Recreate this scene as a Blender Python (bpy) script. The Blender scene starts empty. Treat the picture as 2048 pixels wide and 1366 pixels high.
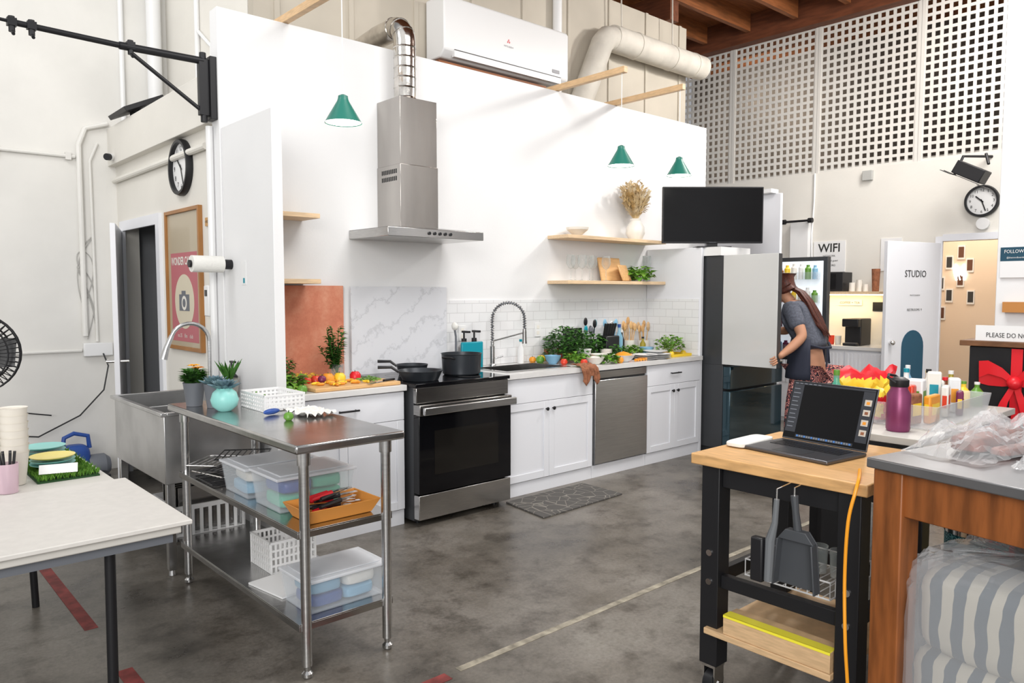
import bpy, math, random
from mathutils import Vector, Matrix, Euler
rnd=random.Random(7)
SC=bpy.context.scene; COL=SC.collection
pi=math.pi
# ---------------------------------------------------------------- materials
MATS={}
def mat(name,col,rough=.5,metal=0,nz=0,ns=5,bump=0,bs=40,col2=None,em=0,trans=0,stretch=None,coat=0,ior=1.45,spec=None):
    if name in MATS: return MATS[name]
    m=bpy.data.materials.new(name); m.use_nodes=True; nt=m.node_tree; b=nt.nodes['Principled BSDF']
    c=(col[0],col[1],col[2],1)
    b.inputs['Base Color'].default_value=c; b.inputs['Roughness'].default_value=rough; b.inputs['Metallic'].default_value=metal
    b.inputs['Transmission Weight'].default_value=trans; b.inputs['Coat Weight'].default_value=coat; b.inputs['IOR'].default_value=ior
    if spec is not None: b.inputs['Specular IOR Level'].default_value=spec
    tc=nt.nodes.new('ShaderNodeTexCoord'); mp=nt.nodes.new('ShaderNodeMapping'); nt.links.new(tc.outputs['Object'],mp.inputs[0])
    if stretch: mp.inputs['Scale'].default_value=stretch
    n=nt.nodes.new('ShaderNodeTexNoise'); n.inputs['Scale'].default_value=ns; n.inputs['Detail'].default_value=4
    nt.links.new(mp.outputs[0],n.inputs[0])
    if nz or col2:
        r=nt.nodes.new('ShaderNodeValToRGB')
        c2=col2 or tuple(x*(1-nz) for x in col)
        r.color_ramp.elements[0].position=.35; r.color_ramp.elements[1].position=.65
        r.color_ramp.elements[0].color=(c2[0],c2[1],c2[2],1); r.color_ramp.elements[1].color=c
        nt.links.new(n.outputs[0],r.inputs[0]); nt.links.new(r.outputs[0],b.inputs['Base Color'])
    if bump:
        n2=nt.nodes.new('ShaderNodeTexNoise'); n2.inputs['Scale'].default_value=bs; n2.inputs['Detail'].default_value=3
        nt.links.new(mp.outputs[0],n2.inputs[0])
        bp=nt.nodes.new('ShaderNodeBump'); bp.inputs['Strength'].default_value=bump; bp.inputs['Distance'].default_value=.01
        nt.links.new(n2.outputs[0],bp.inputs['Height']); nt.links.new(bp.outputs[0],b.inputs['Normal'])
    if em:
        b.inputs['Emission Color'].default_value=c; b.inputs['Emission Strength'].default_value=em
    MATS[name]=m; return m
def film(name,col,a=.3,rough=.1,g=.35):
    if name in MATS: return MATS[name]
    m=mat(name,col,rough); nt=m.node_tree; b=nt.nodes['Principled BSDF']; o=nt.nodes['Material Output']
    t=nt.nodes.new('ShaderNodeBsdfTransparent'); mx=nt.nodes.new('ShaderNodeMixShader')
    lw=nt.nodes.new('ShaderNodeLayerWeight'); lw.inputs[0].default_value=.3
    ma=nt.nodes.new('ShaderNodeMath'); ma.operation='MULTIPLY_ADD'; ma.inputs[1].default_value=g; ma.inputs[2].default_value=a; ma.use_clamp=True
    nt.links.new(lw.outputs['Facing'],ma.inputs[0]); nt.links.new(ma.outputs[0],mx.inputs[0])
    nt.links.new(t.outputs[0],mx.inputs[1]); nt.links.new(b.outputs[0],mx.inputs[2]); nt.links.new(mx.outputs[0],o.inputs[0])
    return m
WALL=mat('white_wall_paint',(.79,.79,.795),.65,nz=.06,ns=1.0,bump=.05,bs=60)
WALL2=mat('warm_wall_paint',(.76,.735,.68),.7,nz=.08,ns=1.2,bump=.08,bs=30)
FARW=mat('aged_white_wall',(.76,.745,.71),.7,nz=.09,ns=1.6,bump=.2,bs=14)
BEIGE=mat('beige_panel',(.54,.49,.41),.7,nz=.15,ns=1.5)
WHITE=mat('white_lacquer',(.78,.79,.83),.35)
WHITEP=mat('white_plastic',(.78,.78,.78),.4)
LATT=mat('lattice_off_white',(.66,.64,.60),.5)
CREAM=mat('cream_ceramic',(.78,.75,.69),.3)
STEEL=mat('brushed_steel',(.60,.60,.60),.24,1,nz=.12,ns=8,stretch=(1,1,25))
STEELH=mat('brushed_steel_horizontal',(.55,.54,.53),.22,1,nz=.15,ns=6,stretch=(3,3,60))
STEELD=mat('chimney_steel',(.50,.475,.45),.17,1,nz=.18,ns=2,stretch=(2,2,.6),bump=.12,bs=2.2)
STEELK=mat('dark_trim_steel',(.34,.33,.32),.22,1,nz=.15,ns=5,stretch=(1,1,20))
STEELT=mat('worn_table_steel',(.52,.515,.51),.20,1,nz=.22,ns=6,bump=.05,bs=25)
STEELS=mat('satin_sink_steel',(.62,.62,.62),.32,.95,nz=.2,ns=5,bump=.05,bs=20)
CHROME=mat('chrome',(.72,.71,.70),.12,1)
GALV=mat('flexible_foil',(.72,.69,.65),.16,1,nz=.3,ns=12,bump=.10,bs=30)
BLACK=mat('black_plastic',(.012,.012,.014),.4)
BLACKM=mat('black_metal',(.014,.014,.016),.45,.2)
BGLASS=mat('black_glass',(.004,.004,.005),.06,spec=.4)
SCREEN=mat('dark_screen',(.004,.004,.005),.25,spec=.25)
GREY=mat('grey_plastic',(.14,.15,.17),.5)
DGREY=mat('charcoal_metal',(.05,.053,.058),.4,.3)
TEALG=mat('blue_grey_glass',(.03,.075,.10),.06,.55,nz=.4,ns=1.5,coat=.6)
WGLASS=mat('pale_glass_door',(.58,.58,.57),.12,coat=.4)
PINE=mat('pine_wood',(.70,.47,.26),.5,nz=.2,ns=4,stretch=(4,4,30))
PINEX=mat('pine_shelf',(.78,.57,.36),.5,nz=.2,ns=5,stretch=(2,25,25))
BUTCH=mat('butcher_block',(.74,.43,.18),.4,nz=.28,ns=5,stretch=(22,2,10))
OAK=mat('oiled_brown_wood',(.29,.092,.024),.35,nz=.5,ns=3,stretch=(10,10,1.2))
BOARD=mat('cutting_board_wood',(.74,.45,.20),.45,nz=.15,ns=6,stretch=(2,20,10))
DARKW=mat('brown_ceiling_wood',(.30,.10,.03),.6,nz=.4,ns=3,stretch=(1.5,14,14))
DARKW2=mat('brown_beam_wood',(.18,.055,.022),.6,nz=.4,ns=3,stretch=(10,1.5,10))
WALNUT=mat('walnut_top',(.20,.09,.04),.4,nz=.4,ns=5,stretch=(20,2,5))
GREEN=mat('green_shade_enamel',(.02,.17,.13),.35)
GLOW=mat('lamp_inner_glow',(1,.98,.9),.5,em=5)
LEAF=mat('leaf_green',(.06,.19,.025),.5,col2=(.02,.08,.01),ns=30)
LEAFL=mat('light_leaf_green',(.25,.45,.06),.5,col2=(.10,.28,.03),ns=25)
SUCC=mat('blue_succulent',(.15,.25,.27),.5,col2=(.07,.13,.19),ns=15)
DRIED=mat('dried_grass',(.62,.44,.20),.8,col2=(.72,.62,.45),ns=10)
ORANGEF=mat('orange_food',(.9,.35,.03),.4,nz=.2,ns=10)
YEL=mat('yellow_pepper',(.88,.60,.04),.35)
RED=mat('red_satin',(.70,.015,.025),.35)
REDT=mat('red_floor_tape',(.27,.05,.045),.7,nz=.5,ns=14)
TAPE=mat('worn_cream_tape',(.42,.38,.30),.8,nz=.55,ns=14)
PURP=mat('purple_onion',(.16,.015,.07),.35)
LIME=mat('green_vegetable',(.14,.34,.04),.35,nz=.3,ns=8)
TOM=mat('tomato_red',(.65,.05,.02),.3)
TEAL=mat('teal_plastic',(.0,.26,.34),.4)
TURQ=mat('turquoise_glaze',(.26,.60,.56),.35)
BLUE=mat('blue_plastic',(.02,.07,.30),.4)
LBLUE=mat('light_blue_ceramic',(.22,.44,.62),.35)
BRNC=mat('brown_cloth',(.36,.14,.07),.9,nz=.4,ns=40,bump=.3)
CLOTH=mat('white_cloth',(.78,.77,.73),.9,bump=.3,bs=60)
SKIN=mat('skin',(.50,.25,.15),.55)
HAIR=mat('reddish_brown_hair',(.13,.03,.016),.5,col2=(.035,.011,.007),ns=40,stretch=(6,6,1))
TSHIRT=mat('grey_blue_shirt',(.115,.125,.16),.85,nz=.35,ns=60,bump=.2)
APRON=mat('navy_apron',(.022,.026,.045),.8)
CLEAR=film('clear_plastic',(.80,.85,.90),.10,.12,.35)
FROST=film('frosted_lid_plastic',(.82,.84,.88),.5,.3)
GLASS=film('clear_glass',(.50,.55,.55),.12,.03,.6)
WRAP=film('plastic_wrap',(.85,.85,.86),.14,.06,.5)
WRAP2=film('thin_plastic_bag',(.88,.90,.93),.11,.04,.45)
MAG=mat('magenta_bottle_metal',(.23,.045,.125),.35,.3)
ORTRAY=mat('orange_tray_plastic',(.66,.27,.05),.45)
CABLE=mat('orange_cable',(.95,.38,.02),.4)
YTAPE=mat('yellow_tape',(.90,.80,.05),.4)
WARM=mat('warm_corridor_wall',(.74,.61,.49),.7)
DUCTW=mat('white_duct_wrap',(.64,.60,.53),.7,nz=.18,ns=5,bump=.4,bs=10)
NEON=mat('neon_white',(1,.95,.9),.4,em=5)
LEDW=mat('warm_led_strip',(1,.75,.35),.4,em=9)
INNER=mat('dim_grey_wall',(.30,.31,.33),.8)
BLK=mat('ink_black',(.02,.02,.02),.6)
NONST=mat('dark_nonstick',(.03,.035,.042),.35,.3)
CUPW=mat('cup_white',(.74,.70,.63),.6)

def nodes_mat(name,rough=.5):
    m=bpy.data.materials.new(name); m.use_nodes=True; nt=m.node_tree; b=nt.nodes['Principled BSDF']; b.inputs['Roughness'].default_value=rough
    tc=nt.nodes.new('ShaderNodeTexCoord'); mp=nt.nodes.new('ShaderNodeMapping'); nt.links.new(tc.outputs['Object'],mp.inputs[0])
    return m,nt,b,mp
def ramp(nt,src,els):
    r=nt.nodes.new('ShaderNodeValToRGB'); e=r.color_ramp.elements
    while len(e)<len(els): e.new(.5)
    for i,(p,c) in enumerate(els): e[i].position=p; e[i].color=(c[0],c[1],c[2],1)
    nt.links.new(src,r.inputs[0]); return r
def noise(nt,mp,s,d=5,ro=.55):
    n=nt.nodes.new('ShaderNodeTexNoise'); n.inputs['Scale'].default_value=s; n.inputs['Detail'].default_value=d; n.inputs['Roughness'].default_value=ro
    nt.links.new(mp.outputs[0],n.inputs[0]); return n
def mixc(nt,a,b,f,mode='MULTIPLY'):
    x=nt.nodes.new('ShaderNodeMix'); x.data_type='RGBA'; x.blend_type=mode; x.inputs[0].default_value=f
    nt.links.new(a,x.inputs[6]); nt.links.new(b,x.inputs[7]); return x.outputs[2]
FLOOR,nt,b,mp=nodes_mat('stained_concrete')
n1=noise(nt,mp,.75,9,.68); n2=noise(nt,mp,5,8,.72); n3=noise(nt,mp,55,5,.7)
r1=ramp(nt,n1.outputs[0],[(.36,(.066,.056,.045)),(.47,(.152,.135,.113)),(.56,(.21,.19,.165)),(.68,(.28,.26,.228))])
r2=ramp(nt,n2.outputs[0],[(.34,(.46,.44,.42)),(.5,(.95,.95,.95)),(.75,(1.1,1.1,1.1))])
r3=ramp(nt,n3.outputs[0],[(.3,(.70,.70,.70)),(.6,(1,1,1))])
c=mixc(nt,r1.outputs[0],r2.outputs[0],1.0); c=mixc(nt,c,r3.outputs[0],1.0); nt.links.new(c,b.inputs['Base Color'])
rr=ramp(nt,n1.outputs[0],[(.35,(.24,)*3),(.6,(.42,)*3)]); nt.links.new(rr.outputs[0],b.inputs['Roughness'])
bp=nt.nodes.new('ShaderNodeBump'); bp.inputs['Strength'].default_value=.15; bp.inputs['Distance'].default_value=.008; nt.links.new(n2.outputs[0],bp.inputs['Height']); nt.links.new(bp.outputs[0],b.inputs['Normal'])
TERRA,nt,b,mp=nodes_mat('terracotta_plaster',.6)
n=noise(nt,mp,4,9,.75); r=ramp(nt,n.outputs[0],[(.3,(.48,.14,.08)),(.5,(.62,.22,.13)),(.62,(.68,.30,.19)),(.78,(.76,.45,.33))]); nt.links.new(r.outputs[0],b.inputs['Base Color'])
MARBLE,nt,b,mp=nodes_mat('white_grey_marble',.25)
mp.inputs['Rotation'].default_value=(0,.55,0)
w=nt.nodes.new('ShaderNodeTexWave'); w.inputs['Scale'].default_value=1.7; w.inputs['Distortion'].default_value=12; w.inputs['Detail'].default_value=7; w.inputs['Detail Roughness'].default_value=.75; w.bands_direction='Z'
nt.links.new(mp.outputs[0],w.inputs[0]); r=ramp(nt,w.outputs[1],[(0,(.55,.56,.59)),(.03,(.62,.63,.67)),(.15,(.67,.68,.715))]); nt.links.new(r.outputs[0],b.inputs['Base Color'])
def tilemat(name,rot):
    m,nt,b,mp=nodes_mat(name,.2); mp.inputs['Rotation'].default_value=rot
    t=nt.nodes.new('ShaderNodeTexBrick'); t.inputs['Scale'].default_value=1; t.inputs['Brick Width'].default_value=.15; t.inputs['Row Height'].default_value=.075
    t.inputs['Mortar Size'].default_value=.0025; t.inputs['Color1'].default_value=(.79,.79,.80,1); t.inputs['Color2'].default_value=(.76,.77,.78,1); t.inputs['Mortar'].default_value=(.62,.62,.63,1)
    nt.links.new(mp.outputs[0],t.inputs[0]); nt.links.new(t.outputs[0],b.inputs['Base Color'])
    bp=nt.nodes.new('ShaderNodeBump'); bp.invert=True; bp.inputs['Strength'].default_value=.3; bp.inputs['Distance'].default_value=.002; nt.links.new(t.outputs[1],bp.inputs['Height']); nt.links.new(bp.outputs[0],b.inputs['Normal'])
    return m
TILEY=tilemat('white_tile',(-pi/2,0,0)); TILEX=tilemat('white_tile_side',(0,-pi/2,-pi/2))
PANTS,nt,b,mp=nodes_mat('patterned_trousers',.8)
w=nt.nodes.new('ShaderNodeTexWave'); w.inputs['Scale'].default_value=6; w.inputs['Distortion'].default_value=14; w.inputs['Detail Scale'].default_value=2.5; nt.links.new(mp.outputs[0],w.inputs[0])
r=ramp(nt,w.outputs[1],[(.20,(.03,.02,.03)),(.34,(.55,.07,.06)),(.55,(.75,.50,.42)),(.80,(.55,.10,.08)),(.95,(.05,.03,.05))]); nt.links.new(r.outputs[0],b.inputs['Base Color'])
STRIPE,nt,b,mp=nodes_mat('striped_ticking',.85)
n=noise(nt,mp,5,2); mx_=nt.nodes.new('ShaderNodeMix'); mx_.data_type='VECTOR'; mx_.inputs[0].default_value=.05; nt.links.new(mp.outputs[0],mx_.inputs[4]); nt.links.new(n.outputs[1],mx_.inputs[5])
w=nt.nodes.new('ShaderNodeTexWave'); w.inputs['Scale'].default_value=5.2; w.bands_direction='Y'; nt.links.new(mx_.outputs[1],w.inputs[0])
r=ramp(nt,w.outputs[1],[(.48,(.010,.030,.050)),(.54,(.45,.41,.33))]); nt.links.new(r.outputs[0],b.inputs['Base Color'])
MATP,nt,b,mp=nodes_mat('grey_kitchen_mat',.9)
v=nt.nodes.new('ShaderNodeTexVoronoi'); v.feature='DISTANCE_TO_EDGE'; v.inputs['Scale'].default_value=11; nt.links.new(mp.outputs[0],v.inputs[0])
r=ramp(nt,v.outputs[0],[(.008,(.26,.24,.21)),(.03,(.085,.08,.075))]); nt.links.new(r.outputs[0],b.inputs['Base Color'])
SCALEM,nt,b,mp=nodes_mat('teal_scale_pattern',.5)
v=nt.nodes.new('ShaderNodeTexVoronoi'); v.inputs['Scale'].default_value=38; nt.links.new(mp.outputs[0],v.inputs[0])
w=nt.nodes.new('ShaderNodeMath'); w.operation='SINE'; w2=nt.nodes.new('ShaderNodeMath'); w2.operation='MULTIPLY'; w2.inputs[1].default_value=25
nt.links.new(v.outputs[0],w2.inputs[0]); nt.links.new(w2.outputs[0],w.inputs[0])
r=ramp(nt,w.outputs[0],[(.3,(.0,.10,.13)),(.6,(.25,.62,.66))]); nt.links.new(r.outputs[0],b.inputs['Base Color'])
GRASS=mat('artificial_grass',(.16,.34,.04),.8,col2=(.04,.14,.01),ns=40)

# ---------------------------------------------------------------- mesh builder
class M:
    def __init__(s): s.v=[];s.f=[];s.m=[]
    def add(s,vs,fs,mi=0,T=None):
        o=len(s.v)
        s.v+= [tuple(T@Vector(p)) for p in vs] if T is not None else [tuple(p) for p in vs]
        s.f+=[tuple(i+o for i in f) for f in fs]; s.m+=[mi]*len(fs); return s
    def box(s,a,b,mi=0,T=None):
        x0,y0,z0=a;x1,y1,z1=b
        vs=[(x0,y0,z0),(x1,y0,z0),(x1,y1,z0),(x0,y1,z0),(x0,y0,z1),(x1,y0,z1),(x1,y1,z1),(x0,y1,z1)]
        return s.add(vs,[(0,3,2,1),(4,5,6,7),(0,1,5,4),(1,2,6,5),(2,3,7,6),(3,0,4,7)],mi,T)
    def lathe(s,prof,c=(0,0,0),n=24,mi=0,T=None,cap=True):
        vs=[];fs=[]
        for r,z in prof:
            for i in range(n):
                a=2*pi*i/n; vs.append((c[0]+r*math.cos(a),c[1]+r*math.sin(a),c[2]+z))
        for j in range(len(prof)-1):
            for i in range(n):
                k=(i+1)%n; fs.append((j*n+i,j*n+k,(j+1)*n+k,(j+1)*n+i))
        if cap:
            fs.append(tuple(reversed(range(n)))); L=(len(prof)-1)*n; fs.append(tuple(range(L,L+n)))
        return s.add(vs,fs,mi,T)
    def cyl(s,a,b,r,n=16,mi=0,r2=None): return s.tube([a,b],[r,r if r2 is None else r2],n,mi)
    def tube(s,pts,r,n=8,mi=0,T=None):
        pts=[Vector(p) for p in pts]; rs=r if isinstance(r,(list,tuple)) else [r]*len(pts)
        vs=[];fs=[]; up=None
        for j,p in enumerate(pts):
            if j==0: d=pts[1]-p
            elif j==len(pts)-1: d=p-pts[j-1]
            else: d=(pts[j+1]-p).normalized()+(p-pts[j-1]).normalized()
            d=d.normalized() if d.length>1e-9 else Vector((0,0,1))
            if up is None: up=d.orthogonal().normalized()
            else:
                up=up-d*up.dot(d); up=up.normalized() if up.length>1e-6 else d.orthogonal().normalized()
            w=d.cross(up)
            for i in range(n):
                a=2*pi*i/n; vs.append(p+(up*math.cos(a)+w*math.sin(a))*rs[j])
        for j in range(len(pts)-1):
            for i in range(n):
                k=(i+1)%n; fs.append((j*n+i,j*n+k,(j+1)*n+k,(j+1)*n+i))
        fs.append(tuple(reversed(range(n)))); L=(len(pts)-1)*n; fs.append(tuple(range(L,L+n)))
        return s.add(vs,fs,mi,T)
    def prism(s,poly,h0,h1,mi=0,T=None):
        n=len(poly); vs=[(x,y,h0) for x,y in poly]+[(x,y,h1) for x,y in poly]
        return s.add(vs,[tuple(reversed(range(n))),tuple(range(n,2*n))]+[(i,(i+1)%n,n+(i+1)%n,n+i) for i in range(n)],mi,T)
    def ball(s,c,r,n=12,mi=0,sc=(1,1,1),T=None):
        m=n//2+1; prof=[(max(1e-4,r*math.sin(pi*j/m)),-r*math.cos(pi*j/m)) for j in range(m+1)]
        t=Matrix.Translation(c)@Matrix.Diagonal((sc[0],sc[1],sc[2],1))
        if T is not None: t=T@t
        return s.lathe(prof,n=n,mi=mi,T=t)
    def leaf(s,p,d,l,w,mi=0,curl=.3):
        p=Vector(p);d=Vector(d).normalized(); sd=d.cross(Vector((rnd.uniform(-.3,.3),rnd.uniform(-.3,.3),1)));
        sd=sd.normalized() if sd.length>1e-3 else Vector((1,0,0)); up=sd.cross(d)
        a=p+d*l*.45+sd*w+up*l*.1; b=p+d*l*.45-sd*w+up*l*.1; c=p+d*l-up*l*curl; m=p+d*l*.5
        return s.add([p,a,c,b,m],[(0,1,4),(1,2,4),(2,3,4),(3,0,4)],mi)
    def openbox(s,a,b,t=.004,mi=0,taper=0,T=None):
        x0,y0,z0=a;x1,y1,z1=b;k=taper
        o=[(x0+k,y0+k,z0),(x1-k,y0+k,z0),(x1-k,y1-k,z0),(x0+k,y1-k,z0),(x0,y0,z1),(x1,y0,z1),(x1,y1,z1),(x0,y1,z1)]
        i=[(x0+k+t,y0+k+t,z0+t),(x1-k-t,y0+k+t,z0+t),(x1-k-t,y1-k-t,z0+t),(x0+k+t,y1-k-t,z0+t),(x0+t,y0+t,z1),(x1-t,y0+t,z1),(x1-t,y1-t,z1),(x0+t,y1-t,z1)]
        f=[(0,3,2,1),(0,1,5,4),(1,2,6,5),(2,3,7,6),(3,0,4,7),(8,9,10,11),(8,12,13,9),(9,13,14,10),(10,14,15,11),(11,15,12,8),(4,5,13,12),(5,6,14,13),(6,7,15,14),(7,4,12,15)]
        return s.add(o+i,f,mi,T)
    def sell(s,c,w,dp,h,e=.35,n=28,mi=0,jit=0,seed=1,T=None):
        r=random.Random(seed); vs=[];fs=[]; m=n//2
        def pw(a): return math.copysign(abs(a)**e,a)
        for j in range(m+1):
            ph=-pi/2+pi*j/m
            for i in range(n):
                a=2*pi*i/n; q=1+r.uniform(-jit,jit)
                vs.append((c[0]+w/2*pw(math.cos(ph))*pw(math.cos(a))*q,c[1]+dp/2*pw(math.cos(ph))*pw(math.sin(a))*q,c[2]+h/2+h/2*pw(math.sin(ph))*q))
        for j in range(m):
            for i in range(n):
                k=(i+1)%n; fs.append((j*n+i,j*n+k,(j+1)*n+k,(j+1)*n+i))
        return s.add(vs,fs,mi,T)
ORG={}
def tomesh(name,m,mats,off,sm=35):
    me=bpy.data.meshes.new(name); me.from_pydata([(x-off[0],y-off[1],z-off[2]) for x,y,z in m.v],[],m.f)
    if not isinstance(mats,(list,tuple)): mats=[mats]
    for x in mats: me.materials.append(x)
    if len(mats)>1: me.polygons.foreach_set('material_index',m.m)
    me.polygons.foreach_set('use_smooth',[True]*len(m.f)); me.update()
    me.set_sharp_from_angle(angle=math.radians(sm)); return me
def bev(o,w):
    if w:
        b=o.modifiers.new('bevel','BEVEL'); b.width=w; b.segments=2; b.limit_method='ANGLE'; b.angle_limit=math.radians(40)
def meta(o,label,cat,group=None,kind=None):
    if label: o['label']=label
    if cat: o['category']=cat
    if group: o['group']=group
    if kind: o['kind']=kind
def thing(name,label,cat,loc=(0,0,0),rz=0,group=None,local=False,rot=None):
    o=bpy.data.objects.new(name,None); o.empty_display_size=.05; COL.objects.link(o); o.location=loc
    o.rotation_euler=rot if rot else (0,0,rz); meta(o,label,cat,group)
    ORG[o.name]=(0,0,0) if local else tuple(loc); return o
def part(par,name,m,mats,bv=0,lab=None,sm=35):
    off=ORG[par.name]; o=bpy.data.objects.new(name,tomesh(name,m,mats,off,sm)); COL.objects.link(o); o.parent=par
    ORG[o.name]=off; bev(o,bv)
    if lab:o['label']=lab
    return o
def solo(name,label,cat,m,mats,loc=None,bv=0,rz=0,group=None,local=False,kind=None,rot=None,sm=35):
    if loc is None:
        xs=[p[0] for p in m.v];ys=[p[1] for p in m.v];zs=[p[2] for p in m.v]
        loc=((min(xs)+max(xs))/2,(min(ys)+max(ys))/2,min(zs))
    off=(0,0,0) if local else loc
    o=bpy.data.objects.new(name,tomesh(name,m,mats,off,sm)); COL.objects.link(o); o.location=loc; o.rotation_euler=rot if rot else (0,0,rz)
    meta(o,label,cat,group,kind); ORG[o.name]=off; bev(o,bv); return o
def struct(name,m,mats,bv=0,label=None):
    return solo(name,label,None,m,mats,loc=(0,0,0),bv=bv,kind='structure')
def dup(o,loc,rz=None,label=None,sc=None):
    def rec(x,par):
        c=x.copy(); COL.objects.link(c); ORG[c.name]=ORG.get(x.name,(0,0,0))
        if par is not None: c.parent=par; c.matrix_parent_inverse=x.matrix_parent_inverse.copy()
        for k in x.children: rec(k,c)
        return c
    n=rec(o,None); n.location=loc
    if rz is not None: n.rotation_euler=(0,0,rz)
    if label: n['label']=label
    if sc: n.scale=(sc,sc,sc)
    return n
FR={'-x':Matrix.Rotation(-pi/2,4,'Z')@Matrix.Rotation(pi/2,4,'X'),'-y':Matrix.Rotation(pi/2,4,'X'),'+z':Matrix.Identity(4)}
def text(par,name,body,size,loc,face,mt,T=None,cond=1,bold=0,align='CENTER'):
    cu=bpy.data.curves.new('t','FONT'); cu.body=body; cu.size=size; cu.align_x=align; cu.align_y='CENTER'; cu.resolution_u=2; cu.offset=bold
    t=bpy.data.objects.new('t',cu); COL.objects.link(t); dg=bpy.context.evaluated_depsgraph_get()
    me=bpy.data.meshes.new_from_object(t.evaluated_get(dg)); bpy.data.objects.remove(t)
    R=T if T is not None else FR[face]
    me.transform(R@Matrix.Diagonal((cond,1,1,1)))
    off=ORG[par.name]; me.transform(Matrix.Translation((loc[0]-off[0],loc[1]-off[1],loc[2]-off[2])))
    me.materials.clear(); me.materials.append(mt)
    o=bpy.data.objects.new(name,me); COL.objects.link(o); o.parent=par; return o
def arc(c,r,a0,a1,n,ax):
    u,w=Vector(ax[0]),Vector(ax[1]); c=Vector(c)
    return [c+u*r*math.cos(a0+(a1-a0)*i/n)+w*r*math.sin(a0+(a1-a0)*i/n) for i in range(n+1)]

# ---------------------------------------------------------------- camera
yaw=math.atan2(.744,.668); th=math.atan(100/1520)
cam=bpy.data.cameras.new('camera'); co=bpy.data.objects.new('camera',cam); COL.objects.link(co); SC.camera=co
co.location=(0,0,1.52); co.rotation_euler=(pi/2-th,0,yaw-pi/2); cam.sensor_width=36; cam.lens=36*1520/2048; cam.clip_start=.05

# ---------------------------------------------------------------- room shell
struct('floor',M().box((-5,-3,-.1),(12,8,0)),FLOOR)
struct('wall_kitchen',M().box((1.84,4.75,0),(7.06,4.87,3.26)),WALL,.004)
struct('wall_partition_return',M().box((1.85,4.04,0),(1.91,4.748,2.53)),WALL,.003)
m=M(); m.box((1.86,4.872,0),(1.98,5.98,2.6)); m.box((1.86,5.98,2.06),(1.98,6.93,2.6)); m.box((1.86,6.93,0),(1.98,7.10,2.6))
struct('wall_restroom',m,WALL2)
struct('trim_1',M().box((1.80,4.872,2.57),(2.0,7.1,2.88)),WALL2,.004)
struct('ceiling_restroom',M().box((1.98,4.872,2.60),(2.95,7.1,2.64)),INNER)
struct('wall_far',M().box((-5,7.1,0),(1.98,7.2,6)).box((1.98,7.1,2.62),(2.6,7.2,6)),FARW)
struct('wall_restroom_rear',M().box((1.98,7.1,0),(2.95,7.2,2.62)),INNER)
struct('wall_upper_side',M().box((2.3,5.37,2.64),(2.4,7.1,6)),WALL2)
struct('wall_upper_rear',M().box((2.3,5.27,2.4),(7.4,5.36,4.5)),BEIGE)
m=M()
for i in range(9): m.box((2.45+i*.6,5.255,2.6),(2.49+i*.6,5.269,4.5))
struct('trim_2',m,BEIGE)
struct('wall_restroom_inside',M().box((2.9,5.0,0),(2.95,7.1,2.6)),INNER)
m=M(); m.box((8.8,3.02,0),(8.92,7.2,2.92)); m.box((8.8,2.1,2.05),(8.92,3.02,2.92)); m.box((8.8,-1,0),(8.92,2.1,2.92))
struct('wall_right',m,WALL2)
struct('wall_corridor',M().box((10.4,0,0),(10.5,6,2.9)),WARM)
struct('wall_corridor_side',M().box((8.92,3.9,0),(10.4,4.0,2.9)),WARM)
struct('ceiling_corridor',M().box((8.92,0,2.92),(10.6,6.5,2.98)),WALL2)
struct('wall_mezzanine_rear',M().box((10.7,-1,2.9),(10.8,7.5,5.2)),mat('grey_tan_wall',(.15,.125,.105),.8,nz=.6,ns=.7))
struct('ceiling',M().box((2.5,-1.5,4.95),(10.9,7.4,5.0)),DARKW)
m=M()
for i in range(12): m.box((2.5,-.4+i*.62,4.72),(8.6,-.34+i*.62,4.95))
struct('trim_3',m,DARKW)
struct('trim_4',M().box((8.66,-1.5,4.62),(8.86,7.3,4.95)).box((7.0,5.2,4.5),(7.15,7.1,4.8)).box((5.0,-1.5,4.5),(5.2,7.1,4.85)),DARKW2)
struct('wall_pillar',M().box((5.1,.5,0),(5.6,1.43,4.7)),WALL,.004)
m=M(); m.box((1.835,5.95,0),(1.86,6.03,2.10)); m.box((1.835,6.88,0),(1.86,6.96,2.10)); m.box((1.835,6.03,2.02),(1.86,6.88,2.10))
struct('trim_5',m,WHITE)
m=M(); m.box((8.77,2.97,0),(8.80,3.04,2.1)); m.box((8.77,2.04,0),(8.8,2.1,2.1)); m.box((8.77,2.1,2.05),(8.8,2.97,2.12))
struct('trim_6',m,WHITE)
struct('trim_7',M().box((1.82,2.335,.0),(5.2,2.37,.002)),TAPE)
struct('trim_8',M().box((.2,2.31,.0),(1.76,2.365,.002)).box((.79,2.45,0),(.85,3.25,.002)).box((.79,3.75,0),(.845,4.9,.002)),REDT)

a0=math.atan2(-.84,-.27)
d=thing('door','white hinged restroom door standing open','door',(1.825,6.92,0),a0,local=True)
part(d,'door_leaf',M().box((0,-.018,.01),(.85,.018,2.02)),WHITE,.003)
part(d,'door_lever',M().cyl((.78,.018,1.0),(.78,.075,1.0),.012).cyl((.78,.07,1.0),(.67,.07,1.0),.01).cyl((.78,-.018,1.0),(.78,-.075,1.0),.012).cyl((.78,-.07,1.0),(.67,-.07,1.0),.01),CHROME)
L=math.hypot(.8,.22); an=math.atan2(.22,-.8)
d=thing('door','white interior door with STUDIO lettering and blue arch','door',(8.77,3.0,0),an,local=True)
part(d,'door_leaf',M().box((0,-.02,.01),(L,.02,2.03)),WHITE,.003)
TT=Matrix.Rotation(pi,4,'Z')@Matrix.Rotation(pi/2,4,'X')
text(d,'lettering','STUDIO',.10,(L/2-.02,.024,1.70),None,BLK,T=TT,cond=.95)
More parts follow.
